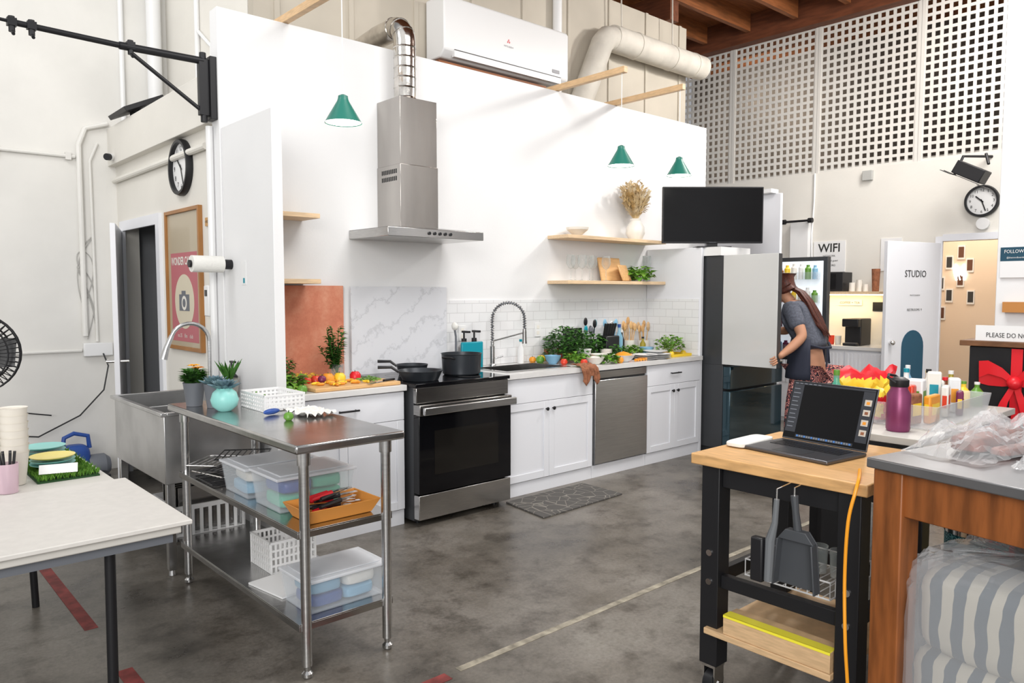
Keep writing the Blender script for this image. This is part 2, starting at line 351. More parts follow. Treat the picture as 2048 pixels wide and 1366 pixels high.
text(d,'lettering','RESTROOMS \u2191',.035,(L/2-.02,.024,1.33),None,BLK,T=TT)
text(d,'lettering','PHOTOGRAPHY',.022,(L/2-.02,.024,1.48),None,BLK,T=TT)
m=M(); pl=[(.24,.55),(.58,.55)]+[(.41+.17*math.cos(a*pi/12),.95+.17*math.sin(a*pi/12)) for a in range(13)]
m.prism([(x,z) for x,z in pl],-.026,-.0215,T=Matrix.Rotation(pi/2,4,'X'))
part(d,'arch_decal',m,mat('navy_decal',(.02,.09,.15),.5))
part(d,'door_knob',M().ball((L-.07,.05,1.0),.028).cyl((L-.07,.02,1),(L-.07,.05,1),.012),CHROME)

# ---------------------------------------------------------------- lattice panels
m=M(); W=1.07; H=1.70; p=.0823
for i in range(14):
    y=i*p; m.box((-.006,y-.0160,0),(.006,y+.0160,H))
for j in range(21):
    z=.01+j*.0842; m.box((-.0055,0,z-.0160),(.0055,W,z+.0160))
for y in (-.035,W): m.box((-.014,y-.005,0),(.014,y+.035,H))
ys=[2.16,3.30,4.44,5.58,1.02]
l0=solo('lattice_panel','off-white square-hole lattice screen panel above wall','lattice panel',m,LATT,loc=(8.82,ys[0],2.921),local=True,group='lattice screen panels')
for y in ys[1:]: dup(l0,(8.82,y,2.921))

# ---------------------------------------------------------------- cabinets
def shaker(m,x0,x1,z0,z1,y,fr=.055):
    m.box((x0,y,z0),(x0+fr,y+.02,z1)); m.box((x1-fr,y,z0),(x1,y+.02,z1)); m.box((x0+fr,y,z0),(x1-fr,y+.02,z0+fr)); m.box((x0+fr,y,z1-fr),(x1-fr,y+.02,z1)); m.box((x0+fr,y+.009,z0+fr),(x1-fr,y+.02,z1-fr))
def knob(par,x,z,y=4.1):
    part(par,'knob',M().lathe([(.005,0),(.005,.012),(.013,.016),(.014,.024),(.008,.028)],n=14,T=Matrix.Translation((x,y,z))@Matrix.Rotation(pi/2,4,'X')),BLACKM)
def bar(par,x0,x1,z,y=4.1):
    part(par,'handle',M().cyl((x0,y-.025,z),(x1,y-.025,z),.006,10).cyl((x0+.015,y,z),(x0+.015,y-.025,z),.005,8).cyl((x1-.015,y,z),(x1-.015,y-.025,z),.005,8),BLACKM)
def cabinet(x0,x1,label,handle='bar'):
    c=thing('base_cabinet',label,'cabinet',((x0+x1)/2,4.4,0))
    m=M(); m.box((x0,4.122,.1),(x0+.018,4.74,.88)); m.box((x1-.018,4.122,.1),(x1,4.74,.88)); m.box((x0,4.122,.1),(x1,4.74,.118)); m.box((x0,4.72,.1),(x1,4.74,.88)); m.box((x0,4.122,.86),(x1,4.16,.88))
    part(c,'body',m,WHITE); part(c,'toe_kick',M().box((x0,4.115,0),(x1,4.14,.098)),WHITE)
    g=.003; dz=.69
    dr=part(c,'drawer_front',M().box((x0+g,4.1,dz+g),(x1-g,4.12,.875)),WHITE,.002)
    if handle=='bar': bar(dr,(x0+x1)/2-.07,(x0+x1)/2+.07,.79)
    xm=(x0+x1)/2
    for a,b,k in ((x0+g,xm-g/2,xm-.035),(xm+g/2,x1-g,xm+.035)):
        m=M(); shaker(m,a,b,.105,dz,4.1); dd=part(c,'cabinet_door',m,WHITE,.002); knob(dd,k,dz-.06)
    return c
cabinet(1.915,2.745,'white shaker base cabinet under the cutting board')
cabinet(3.57,4.56,'white shaker base cabinet under the sink',handle=None)
cabinet(5.26,6.05,'white shaker base cabinet beside the fridge panel')
d=thing('dishwasher','stainless steel built-in dishwasher','dishwasher',(4.91,4.4,0))
part(d,'body',M().box((4.57,4.13,.1),(5.25,4.72,.875)),GREY)
part(d,'door_panel',M().box((4.575,4.085,.115),(5.245,4.13,.80)),STEEL,.004)
part(d,'control_strip',M().box((4.575,4.10,.815),(5.245,4.13,.87)).box((4.575,4.115,.80),(5.245,4.13,.815),1),[STEELK,BLACK])
part(d,'toe_kick',M().box((4.565,4.115,0),(5.255,4.14,.10)),WHITE)
CT=mat('white_quartz',(.72,.71,.70),.25,nz=.06,ns=8)
solo('worktop','white stone worktop between wall panel and range','worktop',M().box((1.915,4.075,.882),(2.75,4.745,.92)),CT,bv=.003)
m=M(); m.box((3.565,4.075,.882),(6.055,4.20,.92)); m.box((3.565,4.58,.882),(6.055,4.745,.92)); m.box((3.565,4.2,.882),(3.72,4.58,.92)); m.box((4.36,4.2,.882),(6.055,4.58,.92))
solo('worktop','long white stone worktop with sink cutout','worktop',m,CT)
m=M(); m.openbox((3.73,4.21,.70),(4.35,4.57,.926),.006); m.box((3.70,4.18,.9205),(4.38,4.21,.927)); m.box((3.70,4.57,.9205),(4.38,4.60,.927)); m.box((3.70,4.21,.9205),(3.73,4.57,.927)); m.box((4.35,4.21,.9205),(4.38,4.57,.927))
s=thing('kitchen_sink','stainless drop-in kitchen sink in white worktop','sink',(4.04,4.39,.70))
part(s,'basin',m,STEELT); part(s,'drain',M().lathe([(.04,.707),(.04,.711),(.02,.709)],c=(4.04,4.39,0)),CHROME)
struct('trim_9',M().box((3.56,4.738,.922),(6.055,4.749,1.45)),TILEY)
s=thing('fridge_enclosure','tall white panels enclosing the refrigerator','cabinet panels',(6.6,4.4,0))
part(s,'panel',M().box((6.062,4.11,0),(6.098,4.745,1.93)),WHITE,.003,lab='white panel beside the worktop')
part(s,'panel',M().box((7.10,3.9,0),(7.14,4.9,2.5)),WHITE,.003,lab='taller white panel behind the television')
struct('trim_10',M().box((6.052,4.13,.922),(6.061,4.736,1.45)),TILEX)
solo('splash_board','rough terracotta plaster backdrop board leaning on wall','board',M().box((2.06,4.715,.922),(2.66,4.735,1.56)),TERRA,bv=.002)
solo('splash_board','white grey-veined marble backdrop board','board',M().box((2.72,4.715,.925),(3.555,4.735,1.555)),MARBLE,bv=.002)
for x in (3.72,4.55): 
    s=thing('wall_outlet','white electrical outlet on tile backsplash','outlet',(x,4.737,1.15)); part(s,'cover_plate',M().box((x-.035,4.731,1.13),(x+.035,4.7382,1.25)),WHITEP,.002); part(s,'socket',M().box((x-.015,4.729,1.15),(x+.015,4.7315,1.18)).box((x-.015,4.729,1.20),(x+.015,4.7315,1.23)),CREAM)

# ---------------------------------------------------------------- range
s=thing('range','freestanding black and stainless electric range','stove',(3.155,4.35,0))
x0,x1=2.765,3.55
part(s,'body',M().box((x0,4.03,.03),(x1,4.72,.905)),DGREY,.003)
part(s,'cooktop',M().box((x0-.01,3.985,.906),(x1+.01,4.73,.93)),BGLASS,.004)
for cx,cy,r in ((2.96,4.18,.1),(3.34,4.18,.09),(2.96,4.52,.08),(3.34,4.52,.1)):
    part(s,'burner_ring',M().lathe([(r,.9302),(r,.9306),(r-.003,.9306)],c=(cx,cy,0),n=32,cap=False),mat('grey_print',(.25,.25,.26),.4))
part(s,'control_panel',M().box((x0,3.995,.80),(x1,4.03,.904)),STEELK,.004)
od=part(s,'oven_door',M().box((x0,3.965,.215),(x1,4.03,.725)).box((x0,3.955,.725),(x1,4.03,.795),1),[BGLASS,STEELK],.004)
part(od,'oven_window',M().box((x0+.12,3.9635,.33),(x1-.12,3.9645,.62)),mat('oven_window_glass',(.010,.009,.008),.08,spec=.4))
part(od,'handle',M().box((x0+.0,3.90,.735),(x1,3.925,.785)).box((x0+.04,3.92,.745),(x0+.07,3.96,.775)).box((x1-.07,3.92,.745),(x1-.04,3.96,.775)),STEEL,.006)
part(s,'drawer',M().box((x0,3.97,.045),(x1,4.03,.205)),STEELH,.004)
for x in (x0+.06,x1-.06):
    for y in (4.08,4.66): part(s,'foot',M().lathe([(.02,0),(.02,.032)],c=(x,y,0),n=12),BLACK)
# ---------------------------------------------------------------- hood
s=thing('range_hood','stainless chimney range hood mounted on white wall','range hood',(3.13,4.75,1.88))
part(s,'canopy',M().box((2.73,4.25,1.885),(3.54,4.749,1.945)).add([(2.73,4.25,1.945),(3.54,4.25,1.945),(3.54,4.749,1.945),(2.73,4.749,1.945),(2.95,4.44,1.972),(3.30,4.44,1.972),(3.30,4.749,1.972),(2.95,4.749,1.972)],[(0,1,5,4),(1,2,6,5),(2,3,7,6),(3,0,4,7),(4,5,6,7)]),STEELH,.003)
part(s,'chimney',M().box((2.965,4.452,1.965),(3.285,4.749,2.4)),STEELD,.002,lab='lower chimney section')
part(s,'chimney',M().box((2.97,4.457,2.4),(3.28,4.749,2.86)),STEELD,.002,lab='upper telescoping chimney section')
m=M()
for i in range(9):
    for j in range(2): m.box((2.962,4.50+i*.022,2.29+j*.05),(2.9655,4.508+i*.022,2.32+j*.05))
part(s,'vent_grille',m,BLACK)
for i in range(5): part(s,'button',M().cyl((3.06+i*.045,4.25,1.915),(3.06+i*.045,4.242,1.915),.011,12),BLACK)
m=M(); pts=[(3.11,4.6,2.862),(3.11,4.6,3.27)]+[tuple(p) for p in arc((3.11,4.73,3.27),.13,pi,pi/2,6,((0,1,0),(0,0,1)))][1:]+[(3.11,4.95,3.395),(3.11,5.25,3.36)]
m.tube(pts,.078,28)
for z in (2.88,2.95,3.02,3.09,3.16,3.23): m.lathe([(.0785,z),(.082,z+.006),(.0785,z+.012)],c=(3.11,4.6,0),n=28,cap=False)
for k in range(3,8,2):
    a=Vector(pts[k]); dd=(Vector(pts[min(k+1,len(pts)-1)])-Vector(pts[k-1])).normalized(); m.tube([a-dd*.005,a+dd*.005],.082,28)
solo('exhaust_duct','shiny round foil exhaust duct above the hood','duct',m,GALV,loc=(3.11,4.6,2.862))

# ---------------------------------------------------------------- air conditioner, ducts, pipes
a=thing('air_conditioner','white wall-mounted split air conditioner','air conditioner',(4.5,5.25,3.42))
poly=[(5.0,3.47),(5.06,3.41),(5.251,3.41),(5.251,3.90),(5.02,3.90),(5.0,3.87)]
T=Matrix(((0,0,1,0),(1,0,0,0),(0,1,0,0),(0,0,0,1)))
part(a,'body',M().prism(poly,3.76,5.19,T=T),WHITEP,.012)
part(a,'louver',M().box((3.86,4.993,3.475),(5.09,4.999,3.478)).box((3.86,4.996,3.42),(5.09,5.03,3.47),1),[BLACK,WHITEP])
part(a,'indicator_panel',M().box((4.98,4.995,3.505),(5.07,4.9985,3.535)),mat('logo_grey',(.25,.25,.27),.5))
text(a,'lettering','MITSUBISHI',.022,(4.45,4.998,3.62),'-y',mat('logo_grey',(.25,.25,.27),.5))
m=M()
for cx,cz in ((0,.010),(-.010,-.006),(.010,-.006)):
    m.prism([(4.45+cx,3.665+cz-.009),(4.45+cx+.005,3.665+cz),(4.45+cx,3.665+cz+.009),(4.45+cx-.005,3.665+cz)],4.996,4.999,T=Matrix(((1,0,0,0),(0,0,1,0),(0,1,0,0),(0,0,0,1))))
part(a,'emblem',m,RED)
solo('ledger_board','reddish wood ledger board under the air conditioner','board',M().box((3.74,5.05,3.345),(4.95,5.2695,3.385)),DARKW)
solo('wall_pipe','white vertical pipe beside air conditioner','pipe',M().tube([(5.27,5.225,2.9),(5.27,5.225,4.9)],.045,14),WHITEP)
m=M(); m.tube([(5.95,5.13,4.05),(7.5,5.13,4.05)],.13,24)
for x in (6.3,6.9,7.3): m.tube([(x,5.13,4.05),(x+.03,5.13,4.05)],.136,24)
m.tube([(5.28,5.14,2.9),(5.58,5.13,3.5),(5.80,5.13,3.96),(5.87,5.13,4.03),(6.02,5.13,4.05)],[.115,.115,.115,.12,.13],20)
m.tube([(7.5,5.13,4.05),(7.53,5.13,4.05)],[.13,.05],24)
solo('air_duct','white wrapped round air duct with bent branch','duct',m,DUCTW)
for x,z in ((6.1,4.48),(6.95,4.72)):
    solo('duct_strap','thin hanging strap holding the duct','strap',M().tube([(x,5.13,4.175),(x-.01,5.13,z)],.008,6).tube([(x-.1,5.03,4.12),(x,5.13,4.2),(x+.0,5.13,4.175)],.006,5),DUCTW,group='duct straps')
solo('wall_pipe','thick white vertical pipe on the upper wall','pipe',M().tube([(2.18,7.04,2.64),(2.18,7.04,5.9)],.06,14),WHITEP)
solo('wall_pipe','thin white conduit running up the wall','pipe',M().tube([(1.93,7.08,2.885),(1.93,7.08,5.9)],.02,10),WHITEP)
solo('wall_pipe','thin grey conduit above the soffit','pipe',M().tube([(2.28,6.3,2.645),(2.28,6.3,5.9)],.02,10).tube([(2.28,6.0,2.645),(2.28,6.0,3.4),(2.28,6.3,3.6)],.015,8),WHITEP)
m=M(); m.tube([(-5,7.08,2.62),(1.55,7.08,2.62)],.014,8)
for x in (-1,.2,1.0,1.5): m.box((x-.02,7.06,2.59),(x+.02,7.1,2.65))
solo('wall_conduit','white horizontal conduit with clips on wall','conduit',m,FARW)
solo('wall_conduit','low horizontal conduit feeding the outlet','conduit',M().tube([(-5,7.086,1.03),(1.55,7.086,1.03)],.014,8),FARW)
solo('wall_conduit','vertical conduit bending toward the soffit','conduit',M().tube([(1.58,7.078,1.15),(1.58,7.078,2.72),(1.63,7.078,2.86),(1.80,7.078,2.92)],.022,10),FARW)
solo('wall_conduit','thin vertical conduit beside the door','conduit',M().tube([(1.67,7.088,1.1),(1.66,7.088,2.6),(1.72,7.088,2.75)],.012,8),FARW)
solo('wall_pipe','white horizontal pipe under the soffit','pipe',M().tube([(1.838,4.98,2.45),(1.838,7.07,2.45)],.022,10),WALL2)
solo('wall_pipe','white vertical pipe at the end of partition','pipe',M().tube([(1.818,4.86,.9),(1.818,4.86,2.55)],.022,10),WHITEP)
o=thing('power_outlet','white wall outlet box with plug and cable','outlet',(1.62,7.08,1.0))
part(o,'outlet_box',M().box((1.56,7.05,.98),(1.78,7.1,1.09)),WHITEP,.006)
part(o,'cable',M().tube([(1.7,7.04,1.0),(1.72,6.98,.9),(1.68,6.98,.7),(1.5,7.0,.5),(1.2,7.0,.36),(.95,7.02,.4),(.85,7.03,.55),(.92,7.03,.6),(1.3,7.02,.52)],.006,6),BLACK)
m=M(); pts=[]
for i in range(90):
    t=i/89; pts.append((1.60+.06*math.sin(t*23),7.096,1.12+.55*abs(math.sin(t*9))+.35*t))
m.tube(pts,.004,5); solo('loose_cable','thin grey loose cables hanging on wall','cable',m,mat('cable_grey',(.45,.44,.42),.5))
s=thing('wall_speaker','flat black speaker tilted on the soffit edge','speaker',(1.9,6.6,2.885))
part(s,'body',M().prism([(1.74,2.93),(1.76,2.90),(2.05,3.04),(2.03,3.07)],6.38,6.82,T=Matrix(((1,0,0,0),(0,0,1,0),(0,1,0,0),(0,0,0,1)))),BLACKM,.003)
part(s,'bracket',M().box((1.86,6.55,2.881),(1.98,6.65,2.97)),BLACKM)
s=thing('security_camera','small white and black wall camera','camera',(1.78,6.9,2.55)); part(s,'housing',M().cyl((1.84,6.98,2.63),(1.76,6.9,2.62),.03,16),WHITEP); part(s,'lens',M().cyl((1.76,6.9,2.62),(1.735,6.875,2.615),.028,16),BLACKM)
s=thing('boom_arm','black wall-mounted studio boom arm with strut','boom arm',(1.82,4.81,2.6))
part(s,'wall_bracket',M().box((1.80,4.77,2.58),(1.8405,4.86,2.96)).box((1.74,4.79,2.60),(1.80,4.83,2.94)).tube([(1.77,4.81,2.56),(1.77,4.81,2.98)],.02,12),BLACKM,.003)
part(s,'boom_tube',M().tube([(1.77,4.81,2.93),(1.3,4.81,2.925)],.022,14).tube([(1.32,4.81,2.925),(.80,4.81,2.935)],.016,12).tube([(.82,4.81,2.935),(.70,4.81,2.94)],.009,10),BLACKM)
part(s,'strut',M().tube([(1.77,4.81,2.62),(1.37,4.81,2.89)],.012,10),BLACKM)
for x in (.78,.87,1.36): part(s,'clamp',M().cyl((x,4.81,2.965),(x,4.81,2.885),.016,10).cyl((x,4.81,2.89),(x,4.77,2.865),.009,8).box((x-.022,4.79,2.915),(x+.022,4.83,2.955)),BLACKM)

# ---------------------------------------------------------------- clocks
def clock(loc,R,label):
    c=thing('wall_clock',label,'clock',loc,local=True)
    T=Matrix.Rotation(-pi/2,4,'Z')@Matrix.Rotation(pi/2,4,'X')
    part(c,'rim',M().lathe([(R-.018,.005),(R-.018,.045),(R,.045),(R+.008,.02),(R+.005,0)],n=48,T=T,cap=False).lathe([(R,0),(R,.004)],n=48,T=T),BLACKM)
    part(c,'face',M().lathe([(R-.017,.012),(R-.017,.016)],n=48,T=T),WHITEP)
    for h in range(1,13):
        a=pi/2-h*pi/6; r=R*.70; p=T@Vector((r*math.cos(a),r*math.sin(a),.018)); text(c,'numeral',str(h),R*.26,p,'-x',BLK)
    def hand(ang,l,w):
        A=T@Matrix.Rotation(-ang,4,'Z'); return M().box((-w,-R*.12,.02),(w,l,.022),T=A)
    part(c,'hour_hand',hand(math.radians(312),R*.5,.006),BLACKM); part(c,'minute_hand',hand(math.radians(160),R*.7,.005),BLACKM)
clock((1.86,5.46,2.37),.185,'round black-rimmed wall clock above framed poster'); clock((8.80,2.62,2.44),.155,'round black-rimmed wall clock above the doorway')

# ---------------------------------------------------------------- poster
p=thing('framed_poster','oak framed pink and tan camera poster','poster',(1.858,5.47,1.11))
y0,y1,z0,z1=5.13,5.81,1.11,2.09
m=M(); f=.025
m.box((1.83,y0,z0),(1.86,y0+f,z1)).box((1.83,y1-f,z0),(1.86,y1,z1)).box((1.83,y0+f,z0),(1.86,y1-f,z0+f)).box((1.83,y0+f,z1-f),(1.86,y1-f,z1))
part(p,'frame',m,mat('oak_frame',(.38,.17,.05),.4,nz=.2),.002)
part(p,'print',M().box((1.846,y0+f,z0+f),(1.858,y1-f,z1-f)),mat('tan_mat_board',(.44,.37,.26),.35,coat=.3))
PINK=mat('rose_red_print',(.45,.13,.15),.5)
part(p,'colour_field',M().box((1.845,y0+.08,z0+.06),(1.8459,y1-.08,z1-.30)),PINK)
text(p,'lettering','WONDER CAMERA',.078,(1.844,5.47,z1-.36),'-x',CREAM,cond=.72,bold=.002)
text(p,'lettering','no.35    film    club',.04,(1.844,5.47,z0+.10),'-x',CREAM)
T=Matrix.Rotation(-pi/2,4,'Z')@Matrix.Rotation(pi/2,4,'X')
part(p,'picture_circle',M().lathe([(.19,0),(.19,.001)],n=40,T=Matrix.Translation((1.8448,5.47,1.45))@T),mat('cream_print',(.62,.56,.43),.5))
TC=Matrix.Translation((1.8435,5.47,1.44))@T
part(p,'camera_drawing',M().box((-.10,-.055,0),(.10,.06,.0008),T=TC).box((-.05,.06,0),(.03,.085,.0008),T=TC).lathe([(.05,.001),(.05,.0016)],n=30,mi=1,T=TC).lathe([(.03,.002),(.03,.0024)],n=24,mi=0,T=TC),[GREY,CREAM])
s=thing('wall_sign','small tan restroom sign on wall','sign',(1.856,4.98,1.98))
part(s,'plate',M().box((1.85,4.92,1.945),(1.86,5.06,2.0)),mat('tan_sign',(.5,.28,.1),.5)); text(s,'lettering','\u2190RESTROOM',.024,(1.849,4.99,1.972),'-x',BLK)
s=thing('paper_towel_holder','white paper towel roll on black wall holder','paper towel',(1.75,4.64,1.68))
part(s,'roll',M().cyl((1.61,4.64,1.685),(1.795,4.64,1.685),.05,28),CLOTH)
part(s,'holder',M().cyl((1.60,4.64,1.685),(1.8505,4.64,1.685),.012,10).cyl((1.80,4.64,1.685),(1.8505,4.64,1.685),.03,16).cyl((1.594,4.64,1.685),(1.606,4.64,1.685),.022,16),BLACKM)
s=thing('thermostat','white thermostat box on wall','thermostat',(1.84,4.95,1.45))
part(s,'body',M().box((1.80,4.90,1.36),(1.8605,4.98,1.56)),WHITEP,.008); part(s,'display',M().box((1.798,4.92,1.49),(1.80,4.96,1.53)),BGLASS)
s=thing('notice_sheet','small white notice with green mark on panel','sign',(1.848,4.45,1.6))
part(s,'sheet',M().box((1.847,4.42,1.56),(1.8503,4.48,1.70)),WHITEP); part(s,'mark',M().box((1.8462,4.435,1.57),(1.8469,4.46,1.60)),TEAL)

# ---------------------------------------------------------------- pendant lamps and beams
def pend(x,y,z):
    l=thing('pendant_lamp','green cone pendant lamp hanging from pine beam','lamp',(x,y,z),local=True,group='green pendant lamps')
    part(l,'lamp_shade',M().lathe([(.108,0),(.035,.125),(.03,.14),(.028,.14),(.033,.123),(.104,.004)],n=36,cap=False).lathe([(.1035,.004),(.032,.12)],n=36,mi=1,cap=False),[GREEN,GLOW])
    part(l,'lamp_cap',M().lathe([(.031,.135),(.028,.155),(.008,.165)],n=20),GREEN)
    part(l,'bulb',M().ball((0,0,.034),.038),GLOW)
    part(l,'cord',M().tube([(0,0,.16),(0,0,3.262-z)],.0035,6),WHITEP); return l
for x,z in ((2.29,2.505),(4.80,2.53),(5.58,2.53)):
    pend(x,4.03,z)
    solo('wooden_beam','pine wood beam projecting over partition top','wooden beam',M().box((x-.022,3.99,3.261),(x+.022,4.95,3.31)),PINE,bv=.002,group='pine lamp beams')
# ---------------------------------------------------------------- shelves
def shelf(x0,x1,z,lab): solo('wall_shelf',lab,'shelf',M().box((x0,4.50,z),(x1,4.75,z+.03)),PINEX,bv=.003)
shelf(4.68,6.04,1.975,'light pine floating shelf with vase'); shelf(4.68,6.04,1.585,'light pine floating shelf with wine glasses')
shelf(1.915,2.38,1.99,'short pine floating shelf near partition'); shelf(1.915,2.38,1.57,'short pine floating shelf holding glass jar')
def lathe_thing(name,label,cat,prof,mt,loc,n=24,group=None):
    return solo(name,label,cat,M().lathe(prof,n=n),mt,loc=loc,local=True,group=group)
wg=thing('wine_glass','clear stemmed wine glass on shelf','glass',(4.84,4.62,1.616),local=True,group='wine glasses')
part(wg,'bowl',M().lathe([(.004,.10),(.025,.115),(.042,.15),(.040,.19),(.032,.225)],n=20,cap=False),GLASS)
part(wg,'stem',M().lathe([(.036,0),(.036,.002),(.004,.008),(.004,.10)],n=16),GLASS)
for x,y in ((4.96,4.68),(5.06,4.60),(5.18,4.67),(5.27,4.59),(4.93,4.57)): dup(wg,(x,y,1.616))
lathe_thing('serving_bowl','small white ceramic bowl on upper shelf','bowl',[(.03,0),(.095,.055),(.10,.075),(.093,.07),(.03,.008)],CREAM,(4.92,4.62,2.006))
v=thing('vase','white vase with dried grasses on shelf','vase',(5.72,4.62,2.006),local=True)
part(v,'vessel',M().lathe([(.06,0),(.09,.06),(.085,.12),(.045,.18),(.05,.20)],n=24),CREAM)
m=M()
for i in range(110):
    a=rnd.uniform(0,2*pi); t=rnd.uniform(.05,1.15); l=rnd.uniform(.16,.36); d=Vector((math.cos(a)*t,math.sin(a)*t*.35,1)).normalized(); p0=Vector((0,0,.17)); e=p0+d*l
    m.tube([p0,p0+d*l*.6,e],.0018,4)
    for k in range(8): m.leaf(e-d*.02*k,(d+Vector((rnd.uniform(-.7,.7),rnd.uniform(-.4,.4),0))),.06,.016)
part(v,'dried_grass',m,DRIED)
j=thing('glass_jar','tall clear glass jar with lid on shelf','jar',(2.06,4.60,1.602),local=True)
part(j,'body',M().lathe([(.045,0),(.05,.01),(.05,.15),(.038,.175),(.04,.19)],n=24),GLASS); part(j,'lid',M().lathe([(.042,.19),(.042,.205),(.01,.21)],n=24),CHROME)
TUMB=[(.03,0),(.035,.10),(.033,.10),(.028,.004)]
for x,y in ((2.02,4.60),(2.11,4.64)): lathe_thing('drinking_glass','small clear glass on upper shelf','glass',TUMB,GLASS,(x,y,2.022),group='small shelf glasses')
solo('serving_board','wooden serving board leaning on lower shelf','board',M().box((-.15,-.01,0),(.15,.01,.22)),BOARD,loc=(5.44,4.66,1.619),bv=.006,local=True,rot=(-.25,0,0))
solo('serving_board','slanted wooden board on lower shelf','board',M().box((-.10,-.008,0),(.10,.008,.16)),BUTCH,loc=(5.56,4.58,1.619),bv=.006,local=True,rot=(-.4,0,.3))
def bunch(name,label,cat,loc,R,H,n,mt,ls=.03,sp=1.0,wr=.45):
    m=M()
    for i in range(n):
        a=rnd.uniform(0,2*pi); q=math.sqrt(rnd.random()); h=rnd.uniform(.2,1)
        p=Vector((R*q*math.cos(a),R*q*math.sin(a),H*h*(1-.35*q*q)+.005)); d=Vector((math.cos(a)*sp,math.sin(a)*sp,rnd.uniform(-.2,.9)))
        m.leaf(p,d,ls*rnd.uniform(.7,1.2),ls*wr,0)
    for i in range(10):
        a=rnd.uniform(0,2*pi); m.tube([(0,0,.003),(R*.6*math.cos(a),R*.6*math.sin(a),H*.7)],.002,4)
    return solo(name,label,cat,m,mt,loc=loc,local=True)
bunch('lettuce','green lettuce leaves on lower shelf','vegetable',(5.78,4.60,1.616),.10,.13,90,LEAFL,.08)
lathe_thing('glass_vase','tall clear glass vase on lower shelf','vase',[(.035,0),(.04,.25),(.038,.25),(.03,.01)],GLASS,(5.95,4.66,1.616))

# ---------------------------------------------------------------- fridge
f=thing('refrigerator','grey french-door refrigerator with both upper doors open','refrigerator',(6.58,4.3,0))
X0,X1=6.12,7.06
m=M(); m.box((X0,3.90,.06),(X1,4.74,.84)); m.box((X0,3.90,.84),(X0+.05,4.74,1.85)); m.box((X1-.05,3.90,.84),(X1,4.74,1.85)); m.box((X0+.05,4.68,.84),(X1-.05,4.74,1.85)); m.box((X0+.05,3.90,1.80),(X1-.05,4.68,1.85)); m.box((X0+.03,3.93,0),(X1-.03,4.7,.06))
part(f,'body',m,DGREY,.003)
for z in (.90,1.15,1.38,1.6): part(f,'shelf',M().box((X0+.057,3.98,z),(X1-.057,4.67,z+.008)),GLASS)
part(f,'liner',M().box((X0+.051,4.672,.842),(X1-.051,4.679,1.798)).box((X0+.0505,3.91,.842),(X0+.056,4.67,1.798)).box((X1-.056,3.91,.842),(X1-.0505,4.67,1.798)),WHITEP)
part(f,'drawer_front',M().box((X0,3.82,.07),(X1,3.898,.60)),TEALG,.006)
part(f,'drawer_front',M().box((X0,3.82,.62),(X1,3.898,.83)),TEALG,.006)
dl=part(f,'refrigerator_door',M().box((X0-.02,3.36,.85),(X0-.012,3.90,1.85)).box((X0-.012,3.36,.85),(X0+.05,3.90,1.85),1),[WGLASS,DGREY],.003,lab='open door with pale glass face')
for z in (.95,1.2,1.5): part(dl,'door_bin',M().openbox((X0+.051,3.42,z),(X0+.12,3.84,z+.1)),CLEAR)
dr=part(f,'refrigerator_door',M().box((X1-.05,3.36,.85),(X1+.012,3.90,1.85)).box((X1-.056,3.40,.89),(X1-.05,3.86,1.81),1),[DGREY,mat('glowing_liner_white',(.8,.86,.92),.4,em=.5)],.003,lab='open door showing bright inner shelves')  # brightness put into the liner as slight emission; the liner is no lamp
for z in (.93,1.17,1.41,1.63): part(dr,'door_bin',M().openbox((X1-.15,3.42,z),(X1-.058,3.84,z+.075),.004),CLEAR)
cols=[CREAM,TOM,LIME,YEL,PURP,WHITEP,DARKW,LBLUE]
for zi,z in enumerate((.936,1.176,1.416,1.636)):
    for k in range(6):
        r=rnd.uniform(.022,.030);h=rnd.uniform(.10,.15)
        lathe_thing('food_jar','small food jar in fridge door shelf','jar',[(r,0),(r,h*.75),(r*.55,h*.85),(r*.55,h)],cols[(zi*5+k*3)%8],(X1-.104,3.455+k*.07,z),n=14,group='jars in the fridge door')
t=thing('television','black flat-screen television on top of fridge','television',(6.21,4.10,1.932),yaw-pi/2,local=True)
w=.472
part(t,'bezel',M().box((-w,-.02,.04),(w,.02,.565)),BLACK,.004)
part(t,'screen',M().box((-w+.012,-.0215,.055),(w-.012,-.0202,.552)),SCREEN)
part(t,'stand',M().box((-.05,-.01,.008),(.05,.03,.05)).box((-.16,-.09,0),(.16,.09,.008)),BLACK)
text(t,'lettering','SAMSUNG',.014,(0,-.0222,.047),'-y',GREY)
solo('support_box','white box under television on fridge top','box',M().box((6.1,3.93,1.851),(6.6,4.7,1.931)),WHITEP)
# ---------------------------------------------------------------- spring faucet
s=thing('kitchen_faucet','steel spring pull-down kitchen faucet','faucet',(3.97,4.64,.92))
part(s,'base',M().lathe([(.03,.921),(.028,.93),(.02,.94),(.02,1.08),(.014,1.085),(.014,1.12)],c=(3.97,4.66,0),n=20),STEEL)
ux=Vector((.55,-.45,0)).normalized()
pts=[Vector((3.97,4.66,1.1)),Vector((3.97,4.66,1.30))]+arc(Vector((3.97,4.66,1.30))+ux*.13,.13,pi,0,12,(tuple(ux),(0,0,1)))+[Vector((3.97,4.66,1.22))+ux*.26]
part(s,'hose',M().tube(pts,.008,8),GREY)
hel=[];path=pts; seg=[(path[i+1]-path[i]).length for i in range(len(path)-1)]; tot=sum(seg); N=420
for i in range(N+1):
    dd=tot*i/N;k=0
    while k<len(seg)-1 and dd>seg[k]: dd-=seg[k];k+=1
    p=path[k].lerp(path[k+1],min(1,dd/seg[k])); dr_=(path[k+1]-path[k]).normalized(); sd=Vector((ux.y,-ux.x,0)); nn=dr_.cross(sd); a=i*2*pi/12
    hel.append(p+(sd*math.cos(a)+nn*math.sin(a))*.0135)
part(s,'spring',M().tube(hel,.0028,5),STEELK)
e=pts[-1]
